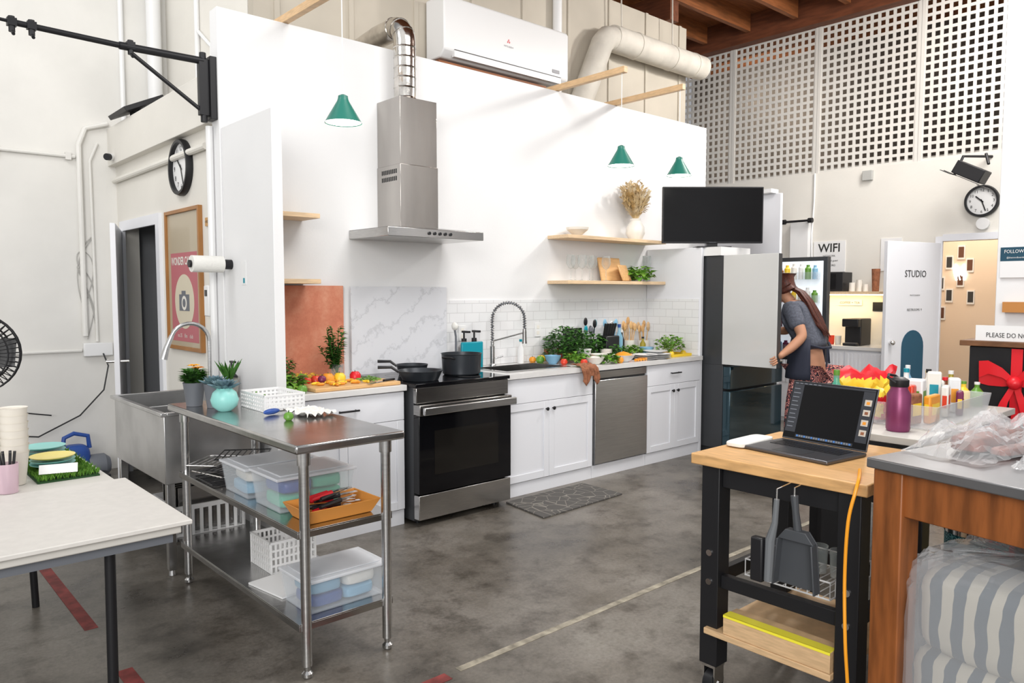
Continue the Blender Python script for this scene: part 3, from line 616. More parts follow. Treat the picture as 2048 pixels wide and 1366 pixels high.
part(s,'spray_head',M().lathe([(.014,.0),(.017,-.03),(.017,-.09),(.021,-.12)][::-1],c=tuple(e),n=16),STEELK)
part(s,'docking_arm',M().tube([(3.97,4.66,1.12),tuple(e+Vector((0,0,-.03)))],.006,8),STEELK)
part(s,'lever',M().tube([(3.99,4.65,.98),(4.05,4.62,1.0)],.007,8),STEEL)

# ---------------------------------------------------------------- pots and pans
def pan(x,y,r,h,rz,label,z=.932):
    p=thing('frying_pan',label,'pan',(x,y,z),rz,local=True)
    part(p,'pan_body',M().lathe([(r*.8,0),(r,h),(r-.004,h),(r*.78,.005)],n=36),NONST)
    part(p,'handle',M().tube([(r*.95,0,h*.8),(r+.04,0,h+.02),(r+.13,0,h+.02)],[.008,.01,.011],10),BLACK); return p
pan(2.92,4.17,.15,.065,pi*.80,'dark frying pan on the front burner')
pan(3.08,4.50,.115,.07,2.4,'small dark pan on rear burner')
p=thing('stock_pot','dark casserole pot with loop handles on range','pot',(3.34,4.26,.932),.3,local=True)
part(p,'pot_body',M().lathe([(.125,0),(.135,.01),(.143,.145),(.148,.15),(.14,.15),(.127,.01)],n=36),NONST)
for sg in (1,-1): part(p,'handle',M().tube([(sg*.14,-.04,.12),(sg*.18,-.035,.13),(sg*.19,0,.13),(sg*.18,.035,.13),(sg*.14,.04,.12)],.006,8),BLACK)

# ---------------------------------------------------------------- food on left counter
solo('cutting_board','light wooden cutting board with chopped vegetables','cutting board',M().box((2.12,4.10,.9205),(2.72,4.40,.945)),BOARD,bv=.006)
for i in range(22):
    a=rnd.uniform(0,pi); x=rnd.uniform(2.18,2.52);y=rnd.uniform(4.13,4.32); mt=(ORANGEF,YEL)[i%2]
    solo('pepper_slice','curved raw bell pepper slice on cutting board','vegetable',M().tube(arc((0,0,.009),.03,0,2.2,6,((1,0,0),(0,1,0))),[.004,.008,.009,.009,.009,.008,.004],8),mt,loc=(x,y,.946),local=True,rz=a*2,group='bell pepper slices')
def veg(nm,lb,x,y,r,mt,z=.921,sc=(1,1,1),group=None):
    q=thing(nm,lb,'vegetable',(x,y,z),rnd.uniform(0,6),local=True,group=group)
    part(q,'flesh',M().lathe([(.004,.004),(r*.6,0),(r,r*.5),(r*.98,r*1.1),(r*.6,r*1.6),(r*.15,r*1.65),(.003,r*1.5)],n=18,T=Matrix.Diagonal((*sc,1))),mt); part(q,'stem',M().tube([(0,0,r*1.5*sc[2]),(.003,0,r*1.5*sc[2]+.012)],.003,6),LEAF)
for t in [('onion','small purple onion behind board',2.22,4.47,.042,PURP),('onion','purple onion beside the herbs',2.10,4.47,.045,PURP),('tomato','red tomato behind cutting board',2.31,4.46,.036,TOM),('bell_pepper','orange pepper behind cutting board',2.39,4.45,.042,ORANGEF),('bell_pepper','yellow pepper behind cutting board',2.48,4.46,.040,YEL),('lime','green lime half on worktop',2.05,4.13,.030,LIME),('lime','green lime beside the board',1.99,4.18,.028,LIME),('bell_pepper','red pepper by glass vase',2.62,4.50,.038,RED),('tomato','small tomato on cutting board edge',2.20,4.36,.024,TOM,.946),('onion','purple onion half on cutting board',2.30,4.36,.026,PURP,.946)]: veg(*t)
solo('plate','white platter with shredded salad','plate',M().lathe([(.07,0),(.115,.012),(.118,.016),(.07,.005)],n=30),WHITEP,loc=(2.30,4.59,.921),local=True)
bunch('salad_heap','heap of yellow and green shredded salad','food',(2.30,4.59,.932),.09,.05,120,YEL,.03,wr=.15)
bunch('lettuce','pale green lettuce head on worktop','vegetable',(2.02,4.30,.922),.09,.10,130,LEAFL,.06)
bunch('herb_garnish','small pile of chopped green herbs on board','herb',(2.55,4.20,.946),.05,.03,60,LIME,.02)
for x,y in ((2.56,4.30),(2.61,4.27),(2.57,4.36),(2.64,4.33),(2.60,4.35),(2.66,4.28)):
    solo('cucumber_slice','pale sliced vegetable on cutting board','vegetable',M().lathe([(.022,0),(.022,.006)],n=16),LEAFL,loc=(x,y,.946),local=True,group='vegetable slices')
q=thing('kitchen_knife','kitchen knife with black handle on board','knife',(2.62,4.15,.9465),.3,local=True); part(q,'blade',M().prism([(-.16,0),(-.14,-.02),(0,-.022),(0,.006)],0,.0015),CHROME); part(q,'handle',M().box((0,-.014,-.0005),(.10,.008,.012)),BLACK,.003)
bunch('parsley_bunch','dark green parsley bunch by terracotta board','herb',(2.10,4.61,.922),.12,.20,330,LEAF,.032)
q=thing('glass_vase','glass jar holding leafy green stems','vase',(2.54,4.60,.921),local=True)
part(q,'vessel',M().lathe([(.035,0),(.045,.02),(.045,.11),(.04,.11),(.034,.01)],n=20),GLASS)
m=M()
for i in range(16):
    a=rnd.uniform(0,2*pi);t=rnd.uniform(.1,.5);l=rnd.uniform(.22,.38);d=Vector((math.cos(a)*t-.15,math.sin(a)*t*.3-.1,1)).normalized()
    m.tube([(0,0,.02),d*l],.0025,5)
    for k in range(16):
        p0=d*(l*(.35+.65*k/15)); aa=rnd.uniform(0,2*pi); m.leaf(p0,(math.cos(aa),math.sin(aa)*.5-.1,.4),.045,.017)
part(q,'leafy_stems',m,LEAF)
solo('cutting_board','teal plastic cutting board standing behind sink','cutting board',M().box((3.60,4.58,.921),(3.81,4.605,1.13)),TEAL,bv=.008)
def soap(x,y,mt,lab,z=.921,s=1):
    q=thing('soap_dispenser',lab,'soap bottle',(x,y,z),local=True); q.scale=(s,s,s)
    part(q,'bottle',M().lathe([(.03,0),(.032,.01),(.032,.11),(.014,.13),(.014,.14)],n=20),mt)
    part(q,'pump',M().lathe([(.014,.14),(.014,.155),(.005,.156),(.005,.19)],n=12).box((-.008,-.045,.185),(.008,.01,.196)),BLACK)
soap(3.68,4.66,film('smoke_plastic',(.3,.3,.3),.5),'clear soap pump bottle behind teal board',s=1.5); soap(3.79,4.67,BLACK,'black soap pump bottle behind teal board',s=1.5)
q=thing('dish_brush','dish brush standing behind range','brush',(3.60,4.66,.921),local=True)
part(q,'handle',M().tube([(0,0,0),(0,0,.25),(-.01,0,.30)],.008,8),GREY); part(q,'bristles',M().ball((-.01,0,.33),.032,sc=(.7,1,1)),CLOTH)
# right counter items
bunch('parsley_bunch','big bushy bunch of fresh green parsley','herb',(4.70,4.53,.922),.19,.30,640,LEAF,.04)
bunch('parsley_bunch','leafy green herbs beside the knife block','herb',(5.03,4.56,.922),.12,.25,330,LEAF,.04)
bunch('lettuce','leafy pale greens in front of herbs','vegetable',(4.60,4.33,.922),.09,.08,120,LEAFL,.05)
bunch('lettuce','loose green salad leaves near white bowl','vegetable',(4.82,4.17,.922),.07,.07,100,LIME,.045)
bunch('herb_garnish','leafy green herbs on yellow tray','herb',(5.84,4.3,.945),.12,.16,250,LEAFL,.04)
bunch('parsley_bunch','small bunch of herbs near plates','herb',(5.20,4.38,.922),.08,.12,140,LEAF,.035)
bunch('lettuce','pale lettuce leaves behind the plates','vegetable',(5.50,4.46,.922),.08,.10,90,LEAFL,.05)
def bowl(x,y,r,h,mt,lab,z=.921,name='bowl',group=None):
    return solo(name,lab,'bowl',M().lathe([(r*.45,0),(r*.8,h*.45),(r,h),(r-.004,h),(r*.75,h*.5),(r*.4,.006)],n=28),mt,loc=(x,y,z),local=True,group=group)
bowl(4.45,4.45,.07,.07,LBLUE,'light blue bowl beside herbs'); bowl(4.68,4.19,.08,.06,CREAM,'white bowl of yogurt on worktop')
bowl(5.03,4.18,.10,.06,WHITEP,'white serving bowl near worktop edge'); bowl(4.86,4.30,.08,.07,CREAM,'cream bowl behind the towel'); bowl(5.68,4.44,.07,.08,LBLUE,'blue bowl behind the plates')
solo('yogurt_fill','white yogurt filling a bowl','food',M().lathe([(.05,0),(.067,.012),(.03,.022)],n=20),CLOTH,loc=(4.68,4.19,.958),local=True)
solo('grain_fill','orange grated carrot filling a bowl','food',M().lathe([(.055,0),(.085,.02),(.04,.045),(.003,.055)],n=20),ORANGEF,loc=(5.03,4.18,.955),local=True)
lathe_thing('yogurt_tub','round white yogurt tub with lid','tub',[(.05,0),(.06,.10),(.064,.10),(.064,.11),(.01,.112)],WHITEP,(4.80,4.42,.921))
lathe_thing('yogurt_tub','round pale tub among vegetables','tub',[(.045,0),(.055,.08),(.058,.08),(.058,.09),(.01,.092)],CREAM,(5.11,4.44,.921))
solo('tray','shallow yellow tray with greens','tray',M().openbox((5.70,4.16,.921),(6.0,4.42,.945),.006),YEL)
for x,y in ((5.74,4.2),(5.95,4.22),(5.96,4.37)): veg('lemon','yellow lemon on yellow tray',x,y,.026,YEL,z=.9275,group='lemons on the tray')
for i,(x,y) in enumerate(((5.52,4.18),(5.60,4.28),(5.36,4.20))):
    q=solo('plate','white dinner plate stacked on worktop','plate',M().lathe([(.06,0),(.11,.012),(.112,.015),(.06,.005)],n=28),WHITEP,loc=(x,y,.921+(.0 if i!=1 else .046)),local=True,group='plates on worktop')
    if i!=1:
        for k in range(2): dup(q,(x,y,q.location.z+.0155*(k+1)))
for i,(x,y) in enumerate(((4.56,4.20),(4.78,4.32),(4.94,4.40),(5.14,4.33),(5.19,4.27),(4.40,4.64),(5.28,4.31),(4.93,4.13),(4.46,4.33))): veg('tomato','small ripe tomato on worktop',x,y,.030,(TOM,ORANGEF)[i%2],group='tomatoes on worktop')
for i,(x,y) in enumerate(((4.48,4.62),(4.41,4.56),(4.88,4.66))): veg('bell_pepper','bell pepper among counter vegetables',x,y,.036,(YEL,LIME,RED)[i],group='peppers on worktop')
for i in range(5):
    solo('carrot','peeled orange carrot on worktop','vegetable',M().tube([(-.06,0,.012),(.06,0,.012),(.075,0,.010)],[.012,.008,.002],10),ORANGEF,loc=(5.18+.03*i,4.14+.012*i,.921),local=True,rz=.3+i*.25,group='carrots on worktop')
for i,(x,y) in enumerate(((4.62,4.695),(4.70,4.70),(4.78,4.695),(5.20,4.70),(5.28,4.70))): lathe_thing('spice_jar','small spice jar against tile backsplash','jar',[(.022,0),(.022,.08),(.024,.08),(.024,.10),(.01,.102)],(BRNC,CREAM,TOM,BLACK,WHITEP)[i],(x,y,.921),group='spice jars')
solo('serving_board','dark rectangular serving slate with food scraps','board',M().box((-.13,-.07,0),(.13,.07,.01)),NONST,loc=(5.33,4.335,.9212),local=True,rz=.1,bv=.002)
def drape(name,label,x0,x1,y0,y1,mt,drop=.12):
    m=M(); nx,ny=18,14; vs=[];fs=[]
    for i in range(nx+1):
        for j in range(ny+1):
            u=i/nx;v=j/ny; x=x0+(x1-x0)*u; s=v*(y1-y0+drop)
            if s<(y1-y0): y=y1-s; z=.928+.009*math.sin(u*19+v*7)*math.sin(v*13)+.008
            else: y=y0-.013-.014*abs(math.sin(u*14)); z=.925-(s-(y1-y0))*(1+.35*math.sin(u*9))
            vs.append((x+.012*math.sin(v*9),y,z))
    for i in range(nx):
        for j in range(ny): a=i*(ny+1)+j; fs.append((a,a+ny+1,a+ny+2,a+1))
    m.add(vs,fs); o=solo(name,label,'towel',m,mt,sm=80); so=o.modifiers.new('s','SOLIDIFY'); so.thickness=.004
drape('dish_towel','brown cloth towel draped over worktop edge',4.38,4.56,4.062,4.18,BRNC,.11)
k=thing('knife_block','black knife block with black handled knives','knife block',(5.25,4.54,.921),local=True)
part(k,'block',M().box((-.09,-.06,0),(.09,.06,.2)),BLACK,.01)
for i in range(5): part(k,'knife_handle',M().tube([(-.06+.03*i,0,.19),(-.07+.035*i,-.03,.31)],.011,8),BLACKM)
def crock(x,y,r,h,mt,lab,kinds,n):
    c=thing('utensil_crock',lab,'utensil holder',(x,y,.921),local=True)
    part(c,'crock',M().lathe([(r*.9,0),(r,.01),(r,h),(r-.006,h),(r-.01,.01)],n=24),mt)
    for i in range(n):
        a=2*pi*i/n+rnd.uniform(-.3,.3);l=rnd.uniform(.24,.33);b=Vector((math.cos(a)*r*.4,math.sin(a)*r*.4,.012));e=Vector((math.cos(a)*r*1.3,math.sin(a)*r*.8,l))
        mm=M().tube([b,e],.005,6); mm.ball(tuple(e),.026,n=10,sc=(1,.35,1.5)); part(c,'utensil',mm,kinds[i%len(kinds)])
crock(5.64,4.62,.055,.14,CREAM,'white crock of wooden spoons',[BOARD,BUTCH,BOARD],7); crock(5.86,4.62,.055,.13,CREAM,'cream crock holding wooden utensils',[BOARD,BUTCH,PINE],6)
crock(5.14,4.66,.045,.16,GREY,'grey crock with teal and grey utensils',[TEAL,GREY,BLACK],6); crock(5.42,4.66,.05,.17,CLEAR,'clear container with blue tools',[LBLUE,BLACK,CHROME],7)
def bottle(x,y,z,h,r,mt,cap,lab,group=None):
    q=thing('bottle',lab,'bottle',(x,y,z),local=True,group=group); part(q,'bottle_body',M().lathe([(r,0),(r,h*.6),(r*.4,h*.78),(r*.4,h*.9)],n=20),mt); part(q,'cap',M().lathe([(r*.45,h*.9),(r*.45,h)],n=14),cap)
bottle(5.39,4.53,.921,.30,.034,film('pale_blue',(.3,.6,.8),.5),BLUE,'clear blue bottle behind the plates')
bottle(5.53,4.62,.921,.24,.03,BLACK,WHITEP,'dark bottle beside wooden spoons'); bottle(5.75,4.54,.921,.17,.028,mat('olive_oil',(.35,.28,.03),.2),BLACK,'small olive oil bottle on worktop'); bottle(4.30,4.68,.921,.20,.028,WHITEP,TEAL,'white soap bottle behind sink')
solo('splatter_tray','black rectangular tray leaning on tile','tray',M().box((-.12,-.008,0),(.12,.008,.27)),BLACKM,loc=(4.98,4.71,.922),local=True,bv=.004,rot=(-.08,0,0))
solo('kitchen_mat','grey patterned kitchen floor mat','mat',M().prism([(3.50,3.58),(4.36,3.62),(4.37,4.03),(3.56,4.03)],.0005,.012),MATP,bv=.003)

# ---------------------------------------------------------------- steel prep table
t=thing('prep_table','stainless steel three-tier prep table','table',(1.525,3.37,0))
x0,x1,y0,y1=1.28,1.77,2.64,4.10
part(t,'table_top',M().box((x0,y0,.905),(x1,y1,.94)),STEELT,.008)
for z in (.585,.215):
    m=M(); m.box((x0+.03,y0+.06,z),(x1-.03,y1-.06,z+.006)); m.box((x0+.03,y0+.06,z-.025),(x0+.036,y1-.06,z)); m.box((x1-.036,y0+.06,z-.025),(x1-.03,y1-.06,z)); m.box((x0+.036,y0+.06,z-.025),(x1-.036,y0+.066,z)); m.box((x0+.036,y1-.066,z-.025),(x1-.036,y1-.06,z))
    part(t,'shelf',m,STEELT,.001)
for x in (x0+.06,x1-.06):
    for y in (y0+.06,y1-.08):
        part(t,'leg',M().lathe([(.016,0),(.022,.008),(.022,.02),(.012,.03),(.014,.045),(.0205,.05),(.0205,.85),(.026,.85),(.026,.905)],c=(x,y,0),n=20),STEEL)
def pot_plant(x,y,z,label,kind):
    q=thing('potted_plant',label,'plant',(x,y,z),local=True)
    if kind=='round': part(q,'plant_pot',M().lathe([(.03,0),(.058,.025),(.066,.055),(.055,.09),(.036,.108),(.039,.113),(.032,.108)],n=28),TURQ); base=.105
    else: part(q,'plant_pot',M().lathe([(.038,0),(.052,.11),(.054,.12),(.048,.12),(.045,.11)],n=24),GREY if kind!='spike' else mat('woven_grey',(.30,.29,.27),.8,bump=.6)); base=.11
    m=M()
    if kind in('round','rosette'):
        for ring in range(5):
            for k in range(10):
                a=2*pi*k/10+ring*.35; t=ring*.3; m.leaf((0,0,base),(math.cos(a),math.sin(a),.15+t),.085-.01*ring,.020,curl=-.2)
    elif kind=='spike':
        for k in range(50):
            a=rnd.uniform(0,2*pi); m.leaf((.015*math.cos(a),.015*math.sin(a),base),(math.cos(a)*.5,math.sin(a)*.5,1),rnd.uniform(.07,.13),.008,curl=0)
    else:
        for k in range(130):
            a=rnd.uniform(0,2*pi); m.leaf((.03*math.cos(a),.03*math.sin(a),base+rnd.uniform(0,.06)),(math.cos(a),math.sin(a),.8),.05,.014)
    part(q,'foliage',m,SUCC if kind in('round','rosette') else LEAF)
    if kind=='flower':
        m=M()
        for c in ((.0,0,.20),(.03,.02,.185)):
            for k in range(20):
                a=k*2.4; m.leaf(c,(math.cos(a),math.sin(a),.5),.034,.010)
        part(q,'flower',m,mat('orange_petals',(.95,.45,.02),.5))
pot_plant(1.36,3.93,.941,'grey pot with orange flowers and green leaves','flower')
pot_plant(1.41,3.66,.941,'turquoise round vase with blue succulent','round')
pot_plant(1.55,3.96,.941,'woven grey pot with spiky succulent','spike')
pot_plant(1.42,3.81,.941,'small grey pot with blue rosette succulent','rosette')
def basket(x0,x1,y0,y1,z,h,label,mt,rz=0):
    cx,cy=(x0+x1)/2,(y0+y1)/2; w,dp=(x1-x0)/2,(y1-y0)/2
    m=M(); m.box((-w,-dp,0),(w,dp,.004))
    n=int(2*w/.022);
    for sgn in (-1,1):
        for i in range(n+1): x=-w+2*w*i/n; m.box((x-.005,sgn*dp-.002,0),(x+.005,sgn*dp+.002,h))
        k=int(2*dp/.022)
        for i in range(k+1): y=-dp+2*dp*i/k; m.box((sgn*w-.002,y-.005,0),(sgn*w+.002,y+.005,h))
        for j in range(5):
            zz=h*j/4; m.box((-w,sgn*dp-.0025,max(0,zz-.005)),(w,sgn*dp+.0025,zz+.005)); m.box((sgn*w-.0025,-dp,max(0,zz-.005)),(sgn*w+.0025,dp,zz+.005))
    m.box((-w-.005,-dp-.005,h),(w+.005,-dp+.004,h+.008)).box((-w-.005,dp-.004,h),(w+.005,dp+.005,h+.008)).box((-w-.005,-dp,h),(-w+.004,dp,h+.008)).box((w-.004,-dp,h),(w+.005,dp,h+.008))
    return solo('plastic_basket',label,'basket',m,mt,loc=(cx,cy,z),local=True,rz=rz)
basket(1.53,1.73,3.47,3.75,.941,.075,'white perforated basket on steel table',WHITEP)
m=M(); N=12;vs=[];fs=[]
for i in range(N+1):
    for j in range(N+1): vs.append((1.60+.15*i/N+.01*math.sin(j),3.18+.24*j/N+.008*math.sin(i*1.3),.943+.022*abs(math.sin(i*1.1+j*.7))))
for i in range(N):
    for j in range(N): a=i*(N+1)+j; fs.append((a,a+N+1,a+N+2,a+1))
m.add(vs,fs); solo('dish_towel','crumpled white cloth on steel table','towel',m,CLOTH,sm=80)
q=thing('peeler','navy handled peeler on steel table','utensil',(1.53,3.40,.942),.3,local=True); part(q,'handle',M().ball((0,0,.014),.05,sc=(1,.3,.28)),BLUE); part(q,'blade',M().box((.045,-.012,.010),(.10,.012,.014)),CHROME)
veg('bell_pepper','small green pepper on steel table',1.52,3.20,.022,LIME,z=.941)
for i,(x,y) in enumerate(((1.68,3.82),(1.66,3.89),(1.70,3.97))): veg('lime','green lime near the basket',x,y,.026,LIME,z=.941,group='green vegetables')
def bin_(cx,cy,z,w,dp,h,label,cont,rz=0,lid=True):
    q=thing('storage_container',label,'storage box',(cx,cy,z),rz,local=True)
    part(q,'container',M().openbox((-w/2,-dp/2,0),(w/2,dp/2,h),.003,taper=.015),CLEAR,.004)
    if lid: part(q,'lid',M().box((-w/2-.008,-dp/2-.008,h),(w/2+.008,dp/2+.008,h+.012)).box((-w/2+.02,-dp/2+.02,h+.012),(w/2-.02,dp/2-.02,h+.018)),FROST,.006)
    r=random.Random(int(cx*1000+cy*77))
    for i,c in enumerate(cont):
        hh=(h-.02)/math.ceil(len(cont)/2); sx=-1 if i%2 else 1
        T=Matrix.Translation((sx*w*.21+r.uniform(-.008,.008),r.uniform(-.01,.01),.006+(i//2)*hh))@Matrix.Rotation(r.uniform(-.08,.08),4,'Z')
        part(q,'contents',M().sell((0,0,0),w*.40,dp*.72,hh*.96,.4,n=24,jit=.02,T=T),c)
MINT=mat('mint_cloth',(.10,.46,.30),.9)
bin_(1.52,3.40,.592,.36,.28,.13,'clear lidded box with kitchen cloths',[CLOTH,LBLUE,CLOTH,CREAM])
bin_(1.53,3.09,.592,.36,.27,.14,'clear lidded box with mint and plaid cloths',[MINT,MINT,MINT,BLUE])
q=thing('serving_tray','orange plastic tray with red handled tools','tray',(1.53,2.83,.592),local=True)
part(q,'tray_body',M().openbox((-.17,-.11,0),(.17,.11,.06),.005,taper=.03),ORTRAY,.003)
for i in range(11):
    a=rnd.uniform(-.5,.5); x=rnd.uniform(-.03,.03);y=rnd.uniform(-.04,.04)
    qq=thing('kitchen_tool','red and black handled kitchen tool in tray','utensil',(1.53+x,2.83+y,.602+i*.007),a,local=True,group='tools in the orange tray')
    part(qq,'handle',M().tube([(-.10,0,.012),(.02,0,.014)],[.009,.011],8),(RED,BLACK)[i%2]); part(qq,'blade',M().box((.02,-.010,.012),(.11,.010,.015)),CHROME)
for i,(x,y) in enumerate(((1.44,3.72),(1.47,3.80),(1.52,3.74),(1.46,3.86),(1.58,3.86))):
    q=thing('cooling_rack','stacked metal wire rack and tongs on shelf','rack',(x,y,.593+i*.018),.25*i,local=True,group='wire racks')
    m=M()
    for k in range(9): m.tube([(-.12,-.12+k*.03,.006),(.12,-.12+k*.03,.006)],.0025,4)
    m.tube([(-.12,-.12,.006),(.12,-.12,.006),(.12,.12,.006),(-.12,.12,.006),(-.12,-.12,.006)],.0035,5); part(q,'wires',m,CHROME if i%2 else BLACKM)
basket(1.46,1.68,3.28,3.50,.222,.14,'white perforated plastic basket on bottom shelf',WHITEP)
solo('sheet_stack','white sheets and boards on lower shelf','paper',M().box((-.15,-.13,0),(.15,.13,.008)),WHITEP,loc=(1.50,3.13,.222),local=True,rz=.15)
bin_(1.55,2.86,.222,.37,.24,.13,'clear lidded box with blue packets',[LBLUE,BLUE,CLOTH,LBLUE])

# ---------------------------------------------------------------- utility sink
s=thing('utility_sink','free-standing stainless steel utility sink','sink',(1.56,4.62,0))
x0,x1,y0,y1=1.28,1.80,4.16,5.08
m=M(); m.openbox((x0,y0,.50),(x1,y1,.87),.006); m.box((x0-.02,y0-.02,.865),(x0+.01,y1+.02,.885)).box((x1-.01,y0-.02,.865),(x1+.02,y1+.02,.885)).box((x0+.01,y0-.02,.865),(x1-.01,y0+.01,.885)).box((x0+.01,y1-.01,.865),(x1-.01,y1+.02,.885)); m.box((x0+.006,4.60,.51),(x1-.006,4.61,.86))
part(s,'basin',m,STEELS,.004)
for x in (x0+.03,x1-.03):
    for y in (y0+.03,y1-.03): part(s,'leg',M().box((x-.02,y-.02,.03),(x+.02,y+.02,.50)).lathe([(.02,0),(.015,.03)],c=(x,y,0),n=12),STEEL,.002)
part(s,'lower_shelf',M().box((x0+.02,y0+.02,.16),(x1-.02,y1-.02,.175)),STEELT)
q=thing('sink_faucet','brushed gooseneck faucet with pull-down spray','faucet',(1.72,4.66,.885))
P=Vector((1.74,4.74,.886)); dv=Vector((-1,.15,0)).normalized()
part(q,'base',M().lathe([(.028,0),(.025,.02),(.018,.04),(.018,.10)],c=tuple(P),n=16),STEEL)
pts=[P+Vector((0,0,.08)),P+Vector((0,0,.33))]+arc(P+Vector((0,0,.33))+dv*.11,.11,pi,.35,10,(tuple(dv),(0,0,1)))
part(q,'neck',M().tube(pts,.012,12),STEEL); e=pts[-1]
part(q,'spray_head',M().tube([e,e+dv*.03+Vector((0,0,-.07)),e+dv*.05+Vector((0,0,-.14))],[.014,.017,.023],14),STEEL)
soap(1.80,4.55,BLACK,'black soap pump bottle on sink rim',z=.886,s=1.1)
w=thing('white_crate','white slotted dish crate under the sink','crate',(1.54,4.44,.176),local=True)
m=M(); m.box((-.19,-.19,0),(.19,.19,.005))
for sgn in(-1,1):
    for i in range(9): m.box((-.19+i*.0475-.009,sgn*.19-.003,0),(-.19+i*.0475+.009,sgn*.19+.003,.15)).box((sgn*.19-.003,-.19+i*.0475-.009,0),(sgn*.19+.003,-.19+i*.0475+.009,.15))
    m.box((-.2,sgn*.19-.006,.145),(.2,sgn*.19+.006,.17)).box((sgn*.19-.006,-.2,.145),(sgn*.19+.006,.2,.17))
part(w,'crate_body',m,WHITEP)
for i in range(7): solo('baking_sheet','dark steel baking sheet standing in crate','baking sheet',M().box((-.15,-.004,0),(.15,.004,.25)),STEELK,loc=(1.54,4.31+i*.042,.183),local=True,group='baking sheets in crate')
# ---------------------------------------------------------------- left tables
LAM=mat('off_white_laminate',(.62,.60,.56),.5,nz=.04)
t=thing('folding_table','white folding table with black legs','table',(.3,3.0,0))
part(t,'table_top',M().box((-.9,2.64,.70),(.86,3.38,.728)),LAM,.004)
part(t,'skirt',M().box((-.88,2.67,.665),(.84,2.69,.70)).box((-.88,3.33,.665),(.84,3.35,.70)),GREY)
for x,y in ((.66,2.74),(.20,3.28),(-.75,2.74),(-.75,3.28)): part(t,'leg',M().tube([(x,y,.70),(x,y+.02,0)],.017,12),BLACKM)
solo('tabletop_board','smooth white board lying on folding table','board',M().box((-.35,2.62,.729),(.89,3.41,.745)),mat('smooth_pale_board',(.66,.635,.60),.45,nz=.06,ns=30),bv=.003)
t=thing('folding_table','white folding table holding tableware','table',(.0,3.95,0))
part(t,'table_top',M().box((-.9,3.44,.70),(.86,4.30,.735)),LAM,.004)
for x,y in ((.20,3.55),(.66,4.2),(-.75,3.55),(-.75,4.2)): part(t,'leg',M().tube([(x,y,.70),(x+.02,y,0)],.016,12),BLACKM)
gx0,gx1,gy0,gy1=.60,.83,3.56,4.18
g=M()
for i in range(2600):
    x=rnd.uniform(gx0,gx1);y=rnd.uniform(gy0,gy1); a=rnd.uniform(0,2*pi); g.leaf((x,y,.742),(math.cos(a)*.5,math.sin(a)*.5,1),.03,.0028,curl=0)
q=thing('grass_mat','artificial green grass mat on table','grass mat',(.71,3.87,.736)); part(q,'backing',M().box((gx0,gy0,.736),(gx1,gy1,.742)),mat('dark_green_back',(.01,.05,.01),.8)); b_=part(q,'grass_blades',g,GRASS); b_['kind']='stuff'
PL=[(.05,0),(.085,.012),(.087,.016),(.05,.006)]
q=solo('plate','round yellow plate on grass mat','plate',M().lathe(PL,n=32),mat('yellow_glaze',(.78,.66,.20),.35),loc=(.69,3.74,.800),local=True,group='coloured plates')
q2=solo('plate','round teal plate on other plates','plate',M().lathe(PL,n=32),TURQ,loc=(.70,3.97,.770),local=True,group='coloured plates'); dup(q2,(.70,3.97,.787)); dup(q2,(.70,3.97,.804)); dup(q2,(.69,3.74,.768)); dup(q2,(.69,3.74,.784))
solo('place_card','small white card in the grass','card',M().box((-.07,-.001,0),(.07,.001,.04)),WHITEP,loc=(.68,3.585,.765),local=True,rot=(-.5,0,-.3))
c=solo('paper_cup','stacked white paper cups on table','cup',M().lathe([(.035,0),(.05,.13),(.053,.135),(.047,.13),(.033,.005)],n=28),CUPW,loc=(.535,3.62,.737),local=True,group='stacked paper cups')
for i in range(6): dup(c,(.535,3.62,.737+.03*(i+1)))
for i in range(4): dup(c,(.42,3.66,.737+.03*i))
bowl(.40,3.95,.12,.08,CREAM,'cream bowl behind the paper cups',z=.737)
q=thing('cutlery_cup','pink clear cup of black cutlery','cup',(.49,3.49,.737),local=True); part(q,'cup_body',M().lathe([(.034,0),(.038,.115),(.036,.115),(.031,.004)],n=20),film('pink_plastic',(.8,.6,.68),.5))
for i in range(7): part(q,'cutlery',M().tube([(.010*math.cos(i),.010*math.sin(i),.01),(.026*math.cos(i),.026*math.sin(i),.16)],.005,6),BLACK)
fx=.585
q=thing('pedestal_fan','black pedestal fan with round wire grille','fan',(fx,5.15,0))
part(q,'base',M().lathe([(.18,0),(.18,.015),(.03,.04)],c=(fx,5.15,0),n=28),BLACKM); part(q,'pole',M().tube([(fx,5.15,.03),(fx,5.15,1.15)],.015,12),BLACKM)
FT=Matrix.Translation((fx,5.08,1.18))@Matrix.Rotation(math.radians(-20),4,'Z')@Matrix.Rotation(pi/2,4,'X')
m=M()
for r_,zz in ((.22,0),(.22,.03),(.17,.06),(.10,.075),(.05,.08),(.17,-.03),(.1,-.05)):
    m.tube([FT@Vector((r_*math.cos(a*pi/16),r_*math.sin(a*pi/16),zz)) for a in range(33)],.005,5)
for k in range(48):
    a=k*pi/24; m.tube([FT@Vector((.04*math.cos(a),.04*math.sin(a),.08)),FT@Vector((.17*math.cos(a),.17*math.sin(a),.06)),FT@Vector((.22*math.cos(a),.22*math.sin(a),.015)),FT@Vector((.1*math.cos(a),.1*math.sin(a),-.05))],.0028,4)
part(q,'grille',m,BLACKM)
for k in range(4):
    A=FT@Matrix.Rotation(k*pi/2,4,'Z'); part(q,'fan_blade',M().add([(.03,-.02,0),(.19,-.08,.02),(.20,.08,-.01),(.03,.02,0),(.12,-.08,.02),(.14,.08,-.01)],[(0,4,5,3),(4,1,2,5)],T=A),BLACK)
part(q,'motor',M().tube([FT@Vector((0,0,-.12)),FT@Vector((0,0,.03))],[.05,.06],16),BLACKM)
